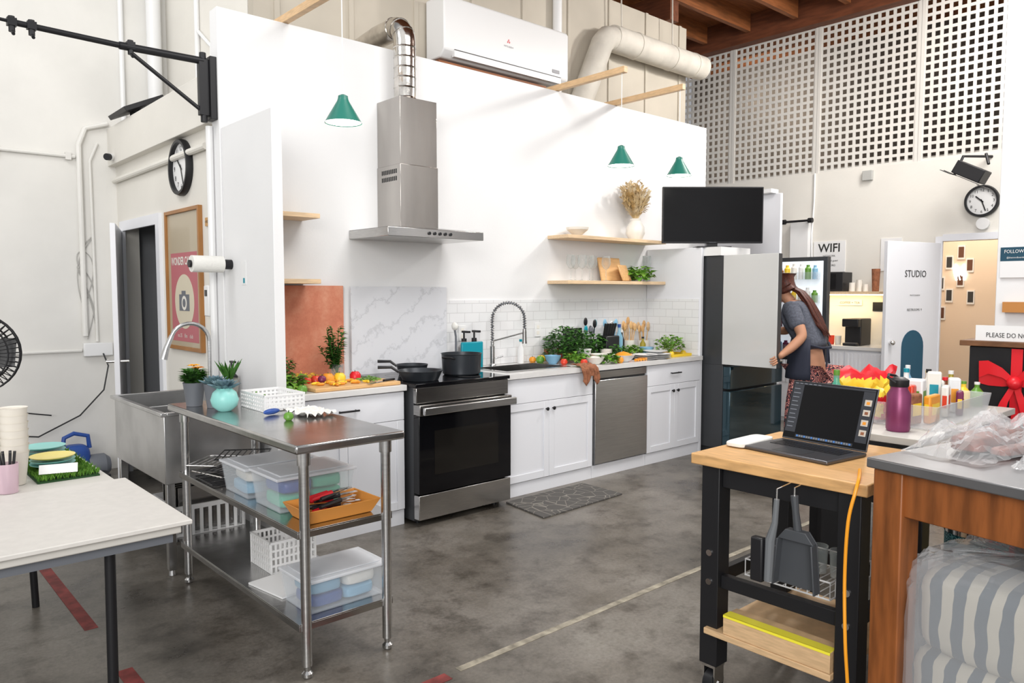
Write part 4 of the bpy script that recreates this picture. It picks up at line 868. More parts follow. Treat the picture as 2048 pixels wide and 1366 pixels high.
# vacuum
q=thing('vacuum_cleaner','blue and black handheld vacuum on floor','vacuum cleaner',(1.5,6.8,0)); TV=Matrix.Translation((-.02,.04,0))
part(q,'body',M().sell((1.44,6.82,.05),.22,.18,.24,.6,T=TV),BLUE); part(q,'bin',M().lathe([(.085,0),(.095,.03),(.095,.12),(.06,.16)],n=24,T=TV@Matrix.Translation((1.53,6.80,.10))@Matrix.Rotation(pi/2,4,'Y')),GREY); part(q,'handle',M().tube([(1.36,6.82,.28),(1.37,6.82,.35),(1.44,6.82,.38),(1.54,6.82,.35),(1.55,6.82,.25)],.018,8,T=TV),BLUE)
part(q,'nozzle',M().sell((1.58,6.66,.0),.14,.20,.07,.4,T=TV),BLACK); part(q,'base_plate',M().box((1.34,6.72,.0),(1.62,6.92,.05),T=TV),BLACK,.01)

# ---------------------------------------------------------------- workbench with laptop
t=thing('workbench','butcher-block workbench on black steel legs with casters','workbench',(2.69,1.3,0))
x0,x1,y0,y1=2.37,3.02,.99,1.64
part(t,'table_top',M().box((x0,y0,.88),(x1,y1,.92)),BUTCH,.004)
for x in (x0+.03,x1-.105):
    for y in (y0+.03,y1-.105):
        part(t,'leg',M().box((x,y,.12),(x+.075,y+.075,.878)),BLACKM,.003)
for x in (x0+.05,x1-.08):
    part(t,'rail',M().box((x,y0+.106,.42),(x+.03,y1-.106,.47)),BLACKM,.002); part(t,'rail',M().box((x,y0+.106,.80),(x+.03,y1-.106,.878)),BLACKM,.002)
for y in (y0+.05,y1-.08): part(t,'rail',M().box((x0+.106,y,.42),(x1-.106,y+.03,.47)),BLACKM,.002)
part(t,'lower_shelf',M().box((x0+.01,y0+.106,.245),(x1-.02,y1-.06,.268)),PINE,.003)
for x in (x0+.068,x1-.068):
    for y in (y0+.068,y1-.068):
        cs=part(t,'caster',M().cyl((x-.0,y-.018,.045),(x,y+.018,.045),.045,24),BLACK); part(cs,'caster_fork',M().box((x-.03,y-.026,.04),(x+.03,y-.020,.11)).box((x-.03,y+.020,.04),(x+.03,y+.026,.11)).box((x-.032,y-.028,.108),(x+.032,y+.028,.119)).cyl((x,y-.03,.045),(x,y+.03,.045),.01,10),CHROME)
for z in (.44,.55):
    for y in (y1-.068,y0+.068): part(t,'bolt',M().cyl((x0+.03,y,z),(x0+.025,y,z),.012,12),CHROME)
solo('lumber_piece','short pine lumber with yellow tape on shelf','lumber',M().box((-.045,-.20,0),(.045,.20,.07)).box((-.047,-.20,.062),(-.043,.20,.073),1).box((-.047,-.20,.070),(.0,.20,.073),1),[PINE,YTAPE],loc=(2.43,1.30,.2685),local=True,bv=.002)
q=thing('wire_rack','white wire rack stored on bench rails','rack',(2.64,1.31,.475),local=True); m=M()
for i in range(12): m.tube([(-.16,-.16+i*.029,.0),(.16,-.16+i*.029,.0)],.002,5)
for z in (0,.06): m.tube([(-.16,-.16,z),(.16,-.16,z),(.16,.16,z),(-.16,.16,z),(-.16,-.16,z)],.003,5)
for i in range(9): m.tube([(-.16,-.16+i*.04,0),(-.16,-.16+i*.04,.06)],.002,5).tube([(-.16+i*.04,-.16,0),(-.16+i*.04,-.16,.06)],.002,5)
part(q,'wires',m,WHITEP)
for x,y in ((2.70,1.30),(2.70,1.22)): lathe_thing('drinking_glass','clear glass stored on wire rack','glass',TUMB,GLASS,(x,y,.479),group='glasses on the wire rack')
DG=mat('dark_grey_plastic',(.065,.07,.078),.45)
q=thing('dustpan','dark grey dustpan hanging from workbench edge','dustpan',(2.36,1.20,.56))
m=M(); Tp=Matrix(((0,0,1,0),(1,0,0,0),(0,1,0,0),(0,0,0,1)))
m.prism([(1.125,.54),(1.275,.54),(1.262,.70),(1.235,.735),(1.165,.735),(1.138,.70)],2.352,2.358,T=Tp)
m.prism([(1.125,.54),(1.131,.54),(1.144,.70),(1.138,.70)],2.315,2.352,T=Tp); m.prism([(1.269,.54),(1.275,.54),(1.262,.70),(1.256,.70)],2.315,2.352,T=Tp); m.prism([(1.138,.70),(1.262,.70),(1.235,.735),(1.165,.735)],2.325,2.352,T=Tp)
part(q,'pan',m,DG,.002); part(q,'handle',M().tube([(2.345,1.20,.725),(2.335,1.205,.80),(2.335,1.21,.85)],[.014,.011,.013],10),DG); part(q,'hook',M().tube([(2.40,1.21,.880),(2.335,1.21,.876),(2.335,1.21,.845)],.003,6),CHROME)
q=thing('hand_brush','grey hand brush with black bristles hanging','brush',(2.28,1.29,.56))
part(q,'handle',M().tube([(2.285,1.245,.84),(2.285,1.25,.76),(2.285,1.265,.70),(2.285,1.27,.56)],[.009,.010,.016,.014],10),mat('mid_grey_plastic',(.15,.16,.17),.5)); part(q,'bristles',M().box((2.270,1.285,.55),(2.300,1.33,.70)),BLACK,.006); part(q,'hook',M().tube([(2.39,1.245,.880),(2.285,1.245,.874),(2.285,1.245,.84)],.003,6),CHROME)
l=thing('laptop','open dark grey laptop showing photo editor','laptop',(2.68,1.36,.921),math.radians(-97),local=True)
SG=mat('space_grey_aluminium',(.13,.13,.14),.35,.8)
part(l,'base',M().box((-.178,-.124,0),(.178,.124,.014)),SG,.004)
m=M()
for r_ in range(5):
    for k in range(14): m.box((-.145+k*.0208,.0+r_*.019,.0142),(-.145+k*.0208+.0185,.0165+r_*.019,.0155))
part(l,'keyboard',m,BLACK); part(l,'trackpad',M().box((-.06,-.105,.0141),(.06,-.015,.0146)),DGREY)
TL=Matrix.Translation((0,.122,.015))@Matrix.Rotation(math.radians(-18),4,'X')
sc_=part(l,'screen',M().box((-.178,-.002,0),(.178,.004,.238),T=TL),SG,.003)
part(sc_,'display',M().box((-.174,-.0035,.006),(.174,-.0022,.234),T=TL),SCREEN)
UI=mat('ui_dark_grey',(.025,.027,.033),.3,em=.4); UI2=mat('ui_mid_grey',(.13,.14,.16),.3,em=.5); UIW=mat('ui_warm_white',(.42,.38,.33),.4,em=.3); UIB=mat('ui_blue',(.05,.14,.35),.4,em=.5)
part(sc_,'interface_panel',M().box((-.17,-.0042,.03),(-.125,-.0036,.222),T=TL).box((.125,-.0042,.03),(.17,-.0036,.222),T=TL).box((-.17,-.0042,.223),(.17,-.0036,.231),T=TL).box((-.12,-.0040,.012),(.12,-.0036,.023),T=TL),UI)
m=M()
for k in range(10): m.box((-.165,-.0048,.05+k*.017),(-.14+.003*(k%3),-.0043,.053+k*.017),T=TL)
for k in range(22): m.box((-.115+k*.0105,-.0048,.014),(-.107+k*.0105,-.0043,.021),1 if k%3==0 else 0,T=TL)
for k in range(6): m.box((-.165+.02*k,-.0048,.2255),(-.153+.02*k,-.0043,.2285),T=TL)
part(sc_,'interface_icons',m,[UI2,UIB])
for k in range(4): part(sc_,'photo_thumbnail',M().box((.136,-.0050,.055+k*.038),(.163,-.0043,.078+k*.038),T=TL).box((.143,-.0054,.060+k*.038),(.156,-.0051,.071+k*.038),1,T=TL),[UIW,ORANGEF if k%2 else BRNC])
cp=[(2.52,1.08,.93),(2.40,1.03,.932),(2.355,1.02,.90),(2.342,1.035,.80),(2.352,1.045,.62),(2.335,1.03,.42),(2.348,1.022,.22),(2.335,1.03,.05),(2.35,.94,.008),(2.5,.8,.008)]
pts=[]
for i in range(len(cp)-1):
    p0,p1,p2,p3=[Vector(cp[max(0,min(len(cp)-1,k))]) for k in (i-1,i,i+1,i+2)]
    for j in range(6):
        t_=j/6; pts.append(.5*((2*p1)+(-p0+p2)*t_+(2*p0-5*p1+4*p2-p3)*t_**2+(-p0+3*p1-3*p2+p3)*t_**3))
solo('power_cable','orange extension cable hanging beside workbench','cable',M().tube(pts,.0055,8),CABLE)
solo('cloth','white folded cloth at the workbench corner','cloth',M().sell((2.68,1.58,.921),.24,.09,.022,.4),CLOTH)
# ---------------------------------------------------------------- wood table with steel top
ANG=math.radians(-11)
t=thing('work_table','brown-stained wooden table with grey steel top','table',(2.27,.955,0),ANG,local=True)
part(t,'table_top',M().box((0,-1.5,1.0),(1.0,0,1.03)),mat('matte_steel_top',(.28,.28,.29),.3,.8,nz=.15,ns=5),.004)
part(t,'apron',M().box((.03,-1.45,.87),(.06,-.10,.998)).box((.12,-.05,.87),(.94,-.03,.998)).box((.93,-1.45,.87),(.96,-.03,.998)),OAK,.003)
for x in (.015,.88):
    for y in (-.105,-.80,-1.45):
        part(t,'leg',M().box((x,y,0),(x+.09,y+.09,.998)) if y!=-.80 else M().box((x+.02,y,0),(x+.09,y+.07,.87)),OAK,.004)
part(t,'lower_shelf',M().box((.11,-1.45,.20),(.87,-.12,.23)),OAK,.003)
ptop=Matrix.Translation((2.27,.955,1.031))@Matrix.Rotation(ANG,4,'Z')
def onT(x,y): v=ptop@Vector((x,y,0)); return v.x,v.y
def crumple(cx,cy,z,w,dp,h,seed,mt,label,name='plastic_bag',rz=0,jt=.010):
    r=random.Random(seed); m=M(); n=26; vs=[];fs=[]
    for i in range(n+1):
        for j in range(n+1):
            u=i/n*2-1;v=j/n*2-1; e=(1-abs(u)**4)*(1-abs(v)**4); vs.append((u*w/2+r.uniform(-.006,.006),v*dp/2+r.uniform(-.006,.006),max(.002,e*h*(.7+.3*math.sin(u*7+seed)*math.cos(v*6))+r.uniform(-jt,jt)*(e+.15)+.004)))
    for i in range(n):
        for j in range(n):
            a=i*(n+1)+j; fs+= [(a,a+n+1,a+n+2),(a,a+n+2,a+1)] if (i+j)%2 else [(a,a+n+1,a+1),(a+n+1,a+n+2,a+1)]
    m.add(vs,fs); return solo(name,label,'plastic bag',m,mt,loc=(cx,cy,z),local=True,rz=rz,sm=18)
MEAT=mat('cured_meat',(.26,.07,.04),.5,nz=.5,ns=25)
x,y=onT(.46,-.13); crumple(x,y,1.033,.62,.24,.11,3,WRAP,'clear crinkled plastic bag with packaged food',rz=ANG)
solo('food_package','wrapped reddish brown food package','package',M().sell((0,0,0),.36,.10,.05,.4),MEAT,loc=(x,y+.02,1.034),local=True,rz=ANG+.1)
solo('food_package','second dark cured meat package in bag','package',M().sell((0,0,0),.22,.05,.025,.4),MEAT,loc=(x-.05,y-.075,1.034),local=True,rz=ANG-.1)
x,y=onT(.36,-.33); crumple(x,y,1.033,.34,.12,.04,8,WRAP,'flat clear plastic wrap piece',rz=ANG+.2)
q=thing('water_bottle','magenta metal water bottle with black lid','bottle',(3.24,1.24,.951),local=True)
part(q,'bottle_body',M().lathe([(.042,0),(.046,.01),(.046,.15),(.033,.172),(.033,.182)],n=28),MAG); part(q,'lid',M().lathe([(.035,.182),(.037,.187),(.037,.21),(.02,.22)],n=24).tube([(-.033,0,.20),(-.038,.03,.22),(0,.042,.228),(.038,.03,.22),(.033,0,.20)],.006,8),BLACK)
# striped bundle
q=thing('striped_cushion','navy and cream striped cushion in clear plastic','cushion',(2.46,.585,.231),ANG,local=True,group='striped cushions')
part(q,'cushion_body',M().sell((0,0,0),.39,.49,.26,.42,n=44,jit=.012,seed=3),STRIPE,sm=80)
dup(q,(2.465,.575,.47),rz=ANG+.05)
for sd,s_ in ((4,1.0),(9,1.035)):
    m=M().sell((0,0,0),.43*s_,.53*s_,.53*s_,.38,n=48,jit=.026,seed=sd)
    solo('plastic_bag','clear crinkled plastic bag around striped cushions','plastic bag',m,WRAP2,loc=(2.46,.585,.231),local=True,rz=ANG,sm=12,group='bag layers over cushions')
q=thing('storage_tin','teal scale-patterned round tin','tin',(3.62,1.05,0),local=True)
part(q,'tin_body',M().lathe([(.12,0),(.12,.48),(.11,.49)],n=32),SCALEM); part(q,'lid',M().lathe([(.122,.49),(.122,.51),(.10,.52)],n=32),CHROME)
q=thing('trash_can','grey metal step trash can','trash can',(3.45,1.33,0),local=True)
part(q,'can_body',M().lathe([(.13,0),(.13,.60),(.125,.61)],n=32),STEELK); part(q,'lid',M().lathe([(.132,.61),(.132,.64),(.08,.67),(.01,.675)],n=32),BLACK)
q=thing('storage_bin','yellow plastic bin under tables','bin',(3.9,.78,0),local=True); part(q,'bin_body',M().openbox((-.14,-.14,0),(.14,.14,.5),.006,taper=.02),YEL,.004); part(q,'rim',M().box((-.15,-.15,.49),(.15,-.14,.51)).box((-.15,.14,.49),(.15,.15,.51)).box((-.15,-.14,.49),(-.14,.14,.51)).box((.14,-.14,.49),(.15,.14,.51)),YEL)
# rear grocery table
t=thing('side_table','white side table holding groceries','table',(3.7,1.32,0))
part(t,'table_top',M().box((3.10,1.10,.92),(4.30,1.56,.95)),LAM,.003)
for x in (3.14,4.26):
    for y in (1.13,1.53): part(t,'leg',M().box((x-.018,y-.018,0),(x+.018,y+.018,.92)),BLACKM)
q=thing('storage_container','clear tote full of grocery packages','storage box',(3.66,1.27,.951),.0,local=True)
part(q,'container',M().openbox((-.34,-.15,0),(.34,.13,.10),.004,taper=.015),film('milky_plastic',(.80,.82,.84),.25,.2),.004)
for nm,lb,ct,x,y,s_,a,b_ in [('food_carton','white food carton in tote','carton',-.02,.05,(.07,.07,.17),WHITEP,LIME),('food_carton','cream packet in tote','packet',.08,-.04,(.08,.03,.14),CREAM,TOM),('food_carton','orange packet in tote','packet',-.14,-.06,(.12,.03,.12),ORANGEF,YEL),('food_carton','pale green carton in tote','carton',.17,.04,(.06,.06,.19),CREAM,TEAL),('food_carton','white carton with orange label','carton',.25,-.02,(.06,.05,.16),WHITEP,ORANGEF),('food_carton','brown snack packet in tote','packet',-.25,-.02,(.10,.04,.13),BRNC,YEL),('food_carton','red packet in tote','packet',-.10,.05,(.05,.05,.15),TOM,CREAM),('food_carton','dark packet in tote','packet',.17,-.07,(.07,.03,.11),PURP,YEL),('food_carton','small white box in tote','carton',.28,.06,(.05,.05,.14),CREAM,BLACK)]:
    qq=thing(nm,lb,ct,(3.66+x,1.27+y,.956),.15+x,local=True)
    part(qq,'package_body',M().box((-s_[0]/2,-s_[1]/2,0),(s_[0]/2,s_[1]/2,s_[2])),a,.008); part(qq,'package_label',M().box((-s_[0]*.35,-s_[1]/2-.002,s_[2]*.3),(s_[0]*.35,-s_[1]/2-.0005,s_[2]*.7)).box((-s_[0]/2-.002,-s_[1]*.3,s_[2]*.3),(-s_[0]/2-.0005,s_[1]*.3,s_[2]*.7)),b_)
bottle(3.24,1.50,.951,.23,.030,film('green_glass',(.1,.5,.35),.6),LIME,'green bottle beside the laptop')
for i,(x,y,h,r,a,b_,lb) in enumerate([(4.06,1.34,.15,.028,mat('brown_sauce',(.2,.06,.02),.3),RED,'brown sauce bottle with red cap'),(4.13,1.28,.13,.03,YEL,LIME,'yellow bottle with green cap'),(4.20,1.36,.17,.028,mat('olive_oil',(.35,.28,.03),.2),WHITEP,'olive sauce bottle with white cap'),(4.10,1.43,.18,.028,CREAM,BLACK,'cream bottle with black cap'),(4.23,1.25,.12,.028,LIME,WHITEP,'green jar with white cap'),(3.95,1.48,.19,.03,WHITEP,TEAL,'white bottle with teal cap'),(3.84,1.50,.17,.028,BRNC,CREAM,'dark brown bottle with cream cap'),(4.24,1.48,.16,.03,ORANGEF,YEL,'orange bottle with yellow cap'),(3.76,1.47,.15,.03,TOM,BLACK,'red jar with black cap'),(4.02,1.50,.20,.026,LBLUE,WHITEP,'light blue bottle with white cap')]): bottle(x,y,.951,h,r,a,b_,lb)
def snack(x,y,hw,hh,lab,m1,m2,rz,seed):
    q=thing('snack_bag',lab,'snack bag',(x,y,.951),rz,local=True); rr_=random.Random(seed)
    m=M(); n=16; vs=[];fs=[]
    off={}
    for side in (1,-1):
        for i in range(n+1):
            for j in range(n+1):
                u=i/n*2-1;v=j/n*2-1; e=max(0,(1-u**4)*(1-v**4))**.6
                if side==1: off[(i,j)]=(rr_.uniform(-.005,.005),rr_.uniform(-.004,.004))
                ox,oz=off[(i,j)]
                vs.append((u*hw*(1-.10*math.cos(v*3))+ox,side*.042*e+rr_.uniform(-.006,.006)*e,max(.0,hh+v*hh+.008*math.sin(u*9)*(v+1)+oz*(v+1))))
    o2=(n+1)**2
    for i in range(n):
        for j in range(n): a=i*(n+1)+j; fs.append((a,a+1,a+n+2,a+n+1)); fs.append((o2+a,o2+a+n+1,o2+a+n+2,o2+a+1))
    mi=[]
    m.add(vs,fs)
    for k in range(len(m.f)):
        cz=sum(m.v[i][2] for i in m.f[k])/len(m.f[k]); cx=sum(m.v[i][0] for i in m.f[k])/len(m.f[k])
        m.m[k]=1 if (cz>hh*1.62 or (cx+hw*.3)**2+(cz-hh*.8)**2<(hh*.45)**2) else 0
    part(q,'package_body',m,[m1,m2],sm=30)
snack(3.50,1.49,.13,.11,'crumpled yellow and red snack bag on table',YEL,RED,yaw-pi/2,5)
snack(3.40,1.40,.07,.07,'small red and yellow snack bag on table',RED,YEL,yaw-pi/2+.3,8)
# podium
t=thing('podium','black podium with walnut top and red ribbon','podium',(4.75,1.0,0))
part(t,'body',M().box((4.46,.35,0),(5.05,1.36,1.235)),BLACKM,.004); part(t,'top',M().box((4.43,.32,1.237),(5.08,1.40,1.265)),WALNUT,.003)
T=Matrix.Translation((4.45,1.14,1.06))@Matrix.Rotation(-pi/2,4,'Z')@Matrix.Rotation(pi/2,4,'X')
m=M(); m.box((-.025,-1.05,.0),(.025,.17,.004),T=T); m.ball((0,0,.03),.035,T=T)
def ribbon(cps,w,dirw):
    vs=[];fs=[]
    for i,pp in enumerate(cps):
        ww=w*(.35+.65*min(1,2.2*min(i,len(cps)-1-i)/(len(cps)-1))) if len(cps)>4 else w*(.4+.6*i/(len(cps)-1)); dw=Vector(dirw); vs+=[Vector(pp)-dw*ww,Vector(pp)+dw*ww]
    for i in range(len(cps)-1): fs.append((2*i,2*i+1,2*i+3,2*i+2))
    m.add(vs,fs,T=T)
for sg in (1,-1):
    ribbon([(0,0,.02),(sg*.05,.05,.05),(sg*.11,.075,.06),(sg*.155,.06,.05),(sg*.16,.03,.03),(sg*.12,.01,.015),(sg*.06,0,.01),(0,0,.01)],.05,(0,.9,.1))
    ribbon([(0,0,.02),(sg*.04,-.10,.04),(sg*.07,-.20,.03),(sg*.10,-.32,.02)],.032,(.95,.1,0))
part(t,'ribbon_bow',m,RED,sm=60)
s=thing('table_sign','white tabletop sign reading please do not','sign',(4.5,1.2,1.266)); part(s,'card',M().box((4.46,.95,1.266),(4.468,1.335,1.345)),WHITEP)
text(s,'lettering','PLEASE DO NOT',.034,(4.458,1.185,1.295),'-x',BLK,cond=.80)
s=thing('wall_sign','dark blue follow us sign on pillar','sign',(5.09,1.3,1.68)); part(s,'plate',M().box((5.088,1.22,1.695),(5.1005,1.41,1.775)).box((5.087,1.22,1.60),(5.1005,1.41,1.695),1),[mat('navy_sign',(.01,.06,.10),.5),WHITEP])
text(s,'lettering','FOLLOW US',.028,(5.086,1.325,1.750),'-x',WHITEP,cond=.85); text(s,'lettering','@themoodboardstudios',.013,(5.086,1.32,1.715),'-x',WHITEP,cond=.9)
solo('wooden_block','small orange-brown wooden block on pillar','block',M().box((5.05,1.18,1.40),(5.1005,1.38,1.46)),mat('amber_wood',(.5,.22,.06),.4))
solo('storage_box','black open storage box behind grocery table','box',M().openbox((4.15,1.62,0),(4.55,2.0,1.0),.01),BLACK,bv=.004)

# ---------------------------------------------------------------- right wall items
def poster(y,z,w,h,title,lines,label):
    s=thing('wall_sign',label,'sign',(8.795,y,z)); part(s,'sheet',M().box((8.79,y-w/2,z-h/2),(8.8005,y+w/2,z+h/2)),WHITEP)
    if title: text(s,'lettering',title,.14,(8.788,y,z+h*.27),'-x',BLK,cond=.95,bold=.002)
    for i,l in enumerate(lines): text(s,'lettering',l,.03,(8.788,y,z+h*.02-.055*i),'-x',BLK)
poster(4.20,1.93,.38,.36,'WIFI',['NETWORK','moodboard guest','PASSWORD'],'white sign reading WIFI on wall')
poster(3.50,1.93,.22,.36,'',['CHECK','OUT'],'white notice sheet on wall')
s=thing('coffee_sign','small coffee and tea sign','sign',(8.795,3.95,1.4)); part(s,'plate',M().box((8.79,3.80,1.36),(8.8005,4.08,1.42)),WALL2); text(s,'lettering','COFFEE + TEA',.036,(8.788,3.94,1.39),'-x',BLK)
s=thing('coffee_sign','small black label sign above counter','sign',(8.795,3.6,1.35)); part(s,'plate',M().box((8.79,3.52,1.30),(8.8005,3.68,1.40)),BLACK)
solo('wall_shelf','wooden shelf above coffee counter','shelf',M().box((8.52,3.5,1.49),(8.8005,4.5,1.52)),PINEX)
solo('led_strip','warm glowing strip light under shelf','light strip',M().box((8.70,3.52,1.476),(8.73,4.48,1.4905)),LEDW)
q=thing('microwave','black countertop microwave on shelf','microwave',(8.65,4.1,1.521)); part(q,'body',M().box((8.55,3.92,1.521),(8.79,4.25,1.74)),BLACK,.004); part(q,'door_glass',M().box((8.546,4.0,1.55),(8.55,4.24,1.72)),BGLASS)
for y,r,h in ((3.86,.035,.10),(3.78,.03,.13),(3.71,.03,.08)): lathe_thing('mug','white mug on wooden shelf','mug',[(r,0),(r,h),(r-.004,h),(r-.004,.006)],CREAM,(8.66,y,1.521),group='mugs on coffee shelf')
lathe_thing('cup_stack','stack of brown paper cups','cups',[(.035,0),(.045,.25),(.04,.25)],BRNC,(8.66,3.60,1.521))
c=thing('base_cabinet','white fluted coffee station cabinet','cabinet',(8.55,3.9,0)); part(c,'body',M().box((8.33,3.3,0),(8.795,4.7,.88)),WHITE)
for k in range(3):
    m=M(); a=3.32+k*.46; m.box((8.31,a,.05),(8.33,a+.44,.86))
    for j in range(10):
        yy=a+.02+j*.042; m.box((8.303,yy,.45+abs(4.5-j)*.03),(8.31,yy+.02,.84))
    dd=part(c,'cabinet_door',m,WHITE,.001); part(dd,'knob',M().ball((8.29,a+.04,.6),.012),BLACK)
part(c,'counter_top',M().box((8.29,3.28,.882),(8.795,4.72,.92)),CT,.003)
q=thing('coffee_machine','black pod coffee machine on counter','coffee machine',(8.5,3.72,.921)); part(q,'body',M().box((8.44,3.65,.921),(8.70,3.83,1.22)).box((8.36,3.66,.921),(8.44,3.82,.95)).box((8.36,3.65,1.13),(8.44,3.83,1.22)),BLACK,.01); part(q,'drip_tray',M().box((8.37,3.67,.951),(8.43,3.81,.955)),CHROME)
for i,y in enumerate((3.93,4.01,4.09,4.16)): lathe_thing('glass_jar','small jar on coffee counter','jar',[(.03,0),(.035,.10),(.033,.10),(.027,.005)],(CREAM,TOM,BRNC,WHITEP)[i],(8.5,y,.921),group='coffee counter jars')
solo('smoke_detector','round white smoke detector on wall','smoke detector',M().cyl((8.8005,2.60,2.21),(8.76,2.60,2.21),.06,24),WHITEP)
solo('wall_box','small grey electrical box on wall','electrical box',M().box((8.76,3.72,2.77),(8.8005,3.83,2.88)),mat('grey_box',(.42,.42,.40),.5),bv=.004)
solo('wall_conduit','grey conduit running down the wall','conduit',M().tube([(8.79,4.40,2.92),(8.79,4.40,2.6),(8.79,4.42,2.2),(8.79,4.40,1.53)],.01,8),WHITEP)
q=thing('security_camera','white wall fixture with black spotlight ends','camera',(8.7,4.55,2.3)); part(q,'mount',M().box((8.72,4.43,1.9),(8.8005,4.66,2.35)),WHITEP,.004)
for a,b_ in ((4.36,4.41),(4.70,4.75)): part(q,'lens',M().cyl((8.68,a,2.36),(8.68,b_,2.36),.03,14),BLACKM)
part(q,'crossbar',M().cyl((8.68,4.41,2.36),(8.68,4.70,2.36),.014,12),BLACKM)
q=thing('stage_light','black barn-door stage light on bracket','stage light',(8.4,2.62,2.7)); A=Matrix.Translation((8.4,2.60,2.70))@Matrix.Rotation(.5,4,'X')
part(q,'housing',M().box((-.10,-.14,-.08),(.10,.14,.05),T=A),BLACKM,.008); part(q,'yoke',M().tube([(8.4,2.76,2.68),(8.45,2.7,2.86),(8.8005,2.55,2.88)],.014,8).tube([(8.4,2.46,2.75),(8.45,2.5,2.86)],.014,8),BLACKM)
part(q,'barn_door',M().box((-.12,-.16,-.09),(-.10,.20,-.085),T=A).box((-.11,-.22,-.10),(.10,-.14,-.095),T=A).box((-.11,.14,-.10),(.10,.24,-.095),T=A),BLACKM)
k=0
for y,z in ((3.30,2.0),(3.43,1.88),(3.58,2.02),(3.30,1.66),(3.42,1.47),(3.60,1.72),(3.20,1.84),(3.18,1.45),(3.70,1.9),(3.5,1.25),(3.52,1.62),(3.68,1.45)):
    s=thing('hanging_photo','small photo print with pale border on wall','photo',(10.39,y,z),group='corridor photo prints'); part(s,'paper',M().box((10.385,y-.042,z-.085),(10.4005,y+.042,z+.085)),WHITEP); part(s,'image',M().box((10.382,y-.030,z-.062),(10.385,y+.030,z+.068)),(mat('brown_print',(.12,.05,.03),.5),DGREY,mat('dim_print',(.15,.13,.11),.5))[k%3]); k+=1
m=M()
for i in range(5): m.tube([(10.39,3.24+.03*i,1.72+.03*(i%2)),(10.39,3.27+.03*i,1.85-.04*(i%3)),(10.39,3.26+.02*i,1.66+.05*(i%2))],.013,6)
solo('neon_sign','small white neon sign in corridor','neon sign',m,NEON)
solo('cable_track','white track on top of tall panel','track',M().box((7.0,3.95,2.5005),(7.14,5.0,2.54)),WHITEP)

# ---------------------------------------------------------------- person
def skinmesh(pts,edges,root=0,sub=2):
    me=bpy.data.meshes.new('s'); me.from_pydata([p[0] for p in pts],edges,[]); o=bpy.data.objects.new('s',me); COL.objects.link(o)
    o.modifiers.new('k','SKIN')
    for i,p in enumerate(pts):
        r=p[1]; r=r if isinstance(r,tuple) else (r,r); me.skin_vertices[0].data[i].radius=r; me.skin_vertices[0].data[i].use_root=(i==root)
    s=o.modifiers.new('u','SUBSURF'); s.levels=sub; s.render_levels=sub
    dg=bpy.context.evaluated_depsgraph_get(); dg.update(); m2=bpy.data.meshes.new_from_object(o.evaluated_get(dg)); bpy.data.objects.remove(o)
    m2.polygons.foreach_set('use_smooth',[True]*len(m2.polygons)); return m2
def skinpart(par,name,pts,edges,mt,root=0,sub=2,lab=None):
    me=skinmesh(pts,edges,root,sub); off=ORG[par.name]; me.transform(Matrix.Translation((-off[0],-off[1],-off[2]))); me.materials.clear(); me.materials.append(mt)
    o=bpy.data.objects.new(name,me); COL.objects.link(o); o.parent=par; ORG[o.name]=off
    if lab:o['label']=lab
    return o
pe=thing('person','person in grey shirt, navy apron and patterned trousers opening fridge','person',(6.60,3.32,0))
B=[((6.62,3.29,.90),(.15,.11)),((6.62,3.32,1.05),(.125,.095)),((6.605,3.38,1.22),(.14,.10)),((6.585,3.44,1.34),(.15,.09)),((6.575,3.48,1.42),(.06,.055)),((6.555,3.525,1.465),.054),((6.54,3.56,1.515),(.069,.077)),((6.535,3.575,1.58),(.076,.088)),((6.535,3.57,1.635),(.05,.06)),
 ((6.445,3.42,1.365),.064),((6.415,3.33,1.23),.056),((6.385,3.27,1.12),.050),((6.27,3.31,1.03),.044),((6.17,3.35,.965),.030),((6.135,3.358,.945),(.024,.037)),
 ((6.73,3.46,1.365),.064),((6.79,3.55,1.25),.052),((6.80,3.64,1.14),.044),((6.76,3.78,1.15),.036),((6.73,3.86,1.16),.026),((6.73,3.90,1.165),(.03,.02)),
 ((6.52,3.29,.84),.095),((6.44,3.32,.50),.06),((6.43,3.34,.28),.055),((6.43,3.35,.09),.035),((6.41,3.45,.035),(.035,.025)),
 ((6.70,3.29,.84),.095),((6.68,3.29,.50),.06),((6.69,3.26,.28),.055),((6.69,3.23,.09),.035),((6.69,3.34,.035),(.035,.025))]
E=[(0,1),(1,2),(2,3),(3,4),(4,5),(5,6),(6,7),(7,8),(3,9),(9,10),(10,11),(11,12),(12,13),(13,14),(3,15),(15,16),(16,17),(17,18),(18,19),(19,20),(0,21),(21,22),(22,23),(23,24),(24,25),(0,26),(26,27),(27,28),(28,29),(29,30)]
body=skinpart(pe,'body',B,E,SKIN)
def fingers(par,base,dirv,side,curl,s=1):
    d=Vector(dirv).normalized(); sd=Vector(side).normalized(); cu=Vector(curl).normalized()
    for i,l in enumerate((.062,.07,.066,.052)):
        b=Vector(base)+sd*(.030-.020*i)*s; p1=b+d*l*.5+cu*.008; p2=p1+(d*.6+cu*.6).normalized()*l*.35; p3=p2+(d*.2+cu).normalized()*l*.28
        skinpart(par,'finger',[(tuple(b),.0095),(tuple(p1),.009),(tuple(p2),.008),(tuple(p3),.0065)],[(0,1),(1,2),(2,3)],SKIN,sub=1)
    b=Vector(base)-d*.045+sd*.025; skinpart(par,'thumb',[(tuple(b),.011),(tuple(b+sd*.025+d*.015),.010),(tuple(b+sd*.035+d*.04+cu*.01),.008)],[(0,1),(1,2)],SKIN,sub=1)
fingers(body,(6.115,3.36,.935),(-.75,.05,-.5),(.1,.3,.9),(.1,.95,-.1))
fingers(body,(6.73,3.925,1.165),(0,1,0),(1,0,.1),(0,.2,-1))
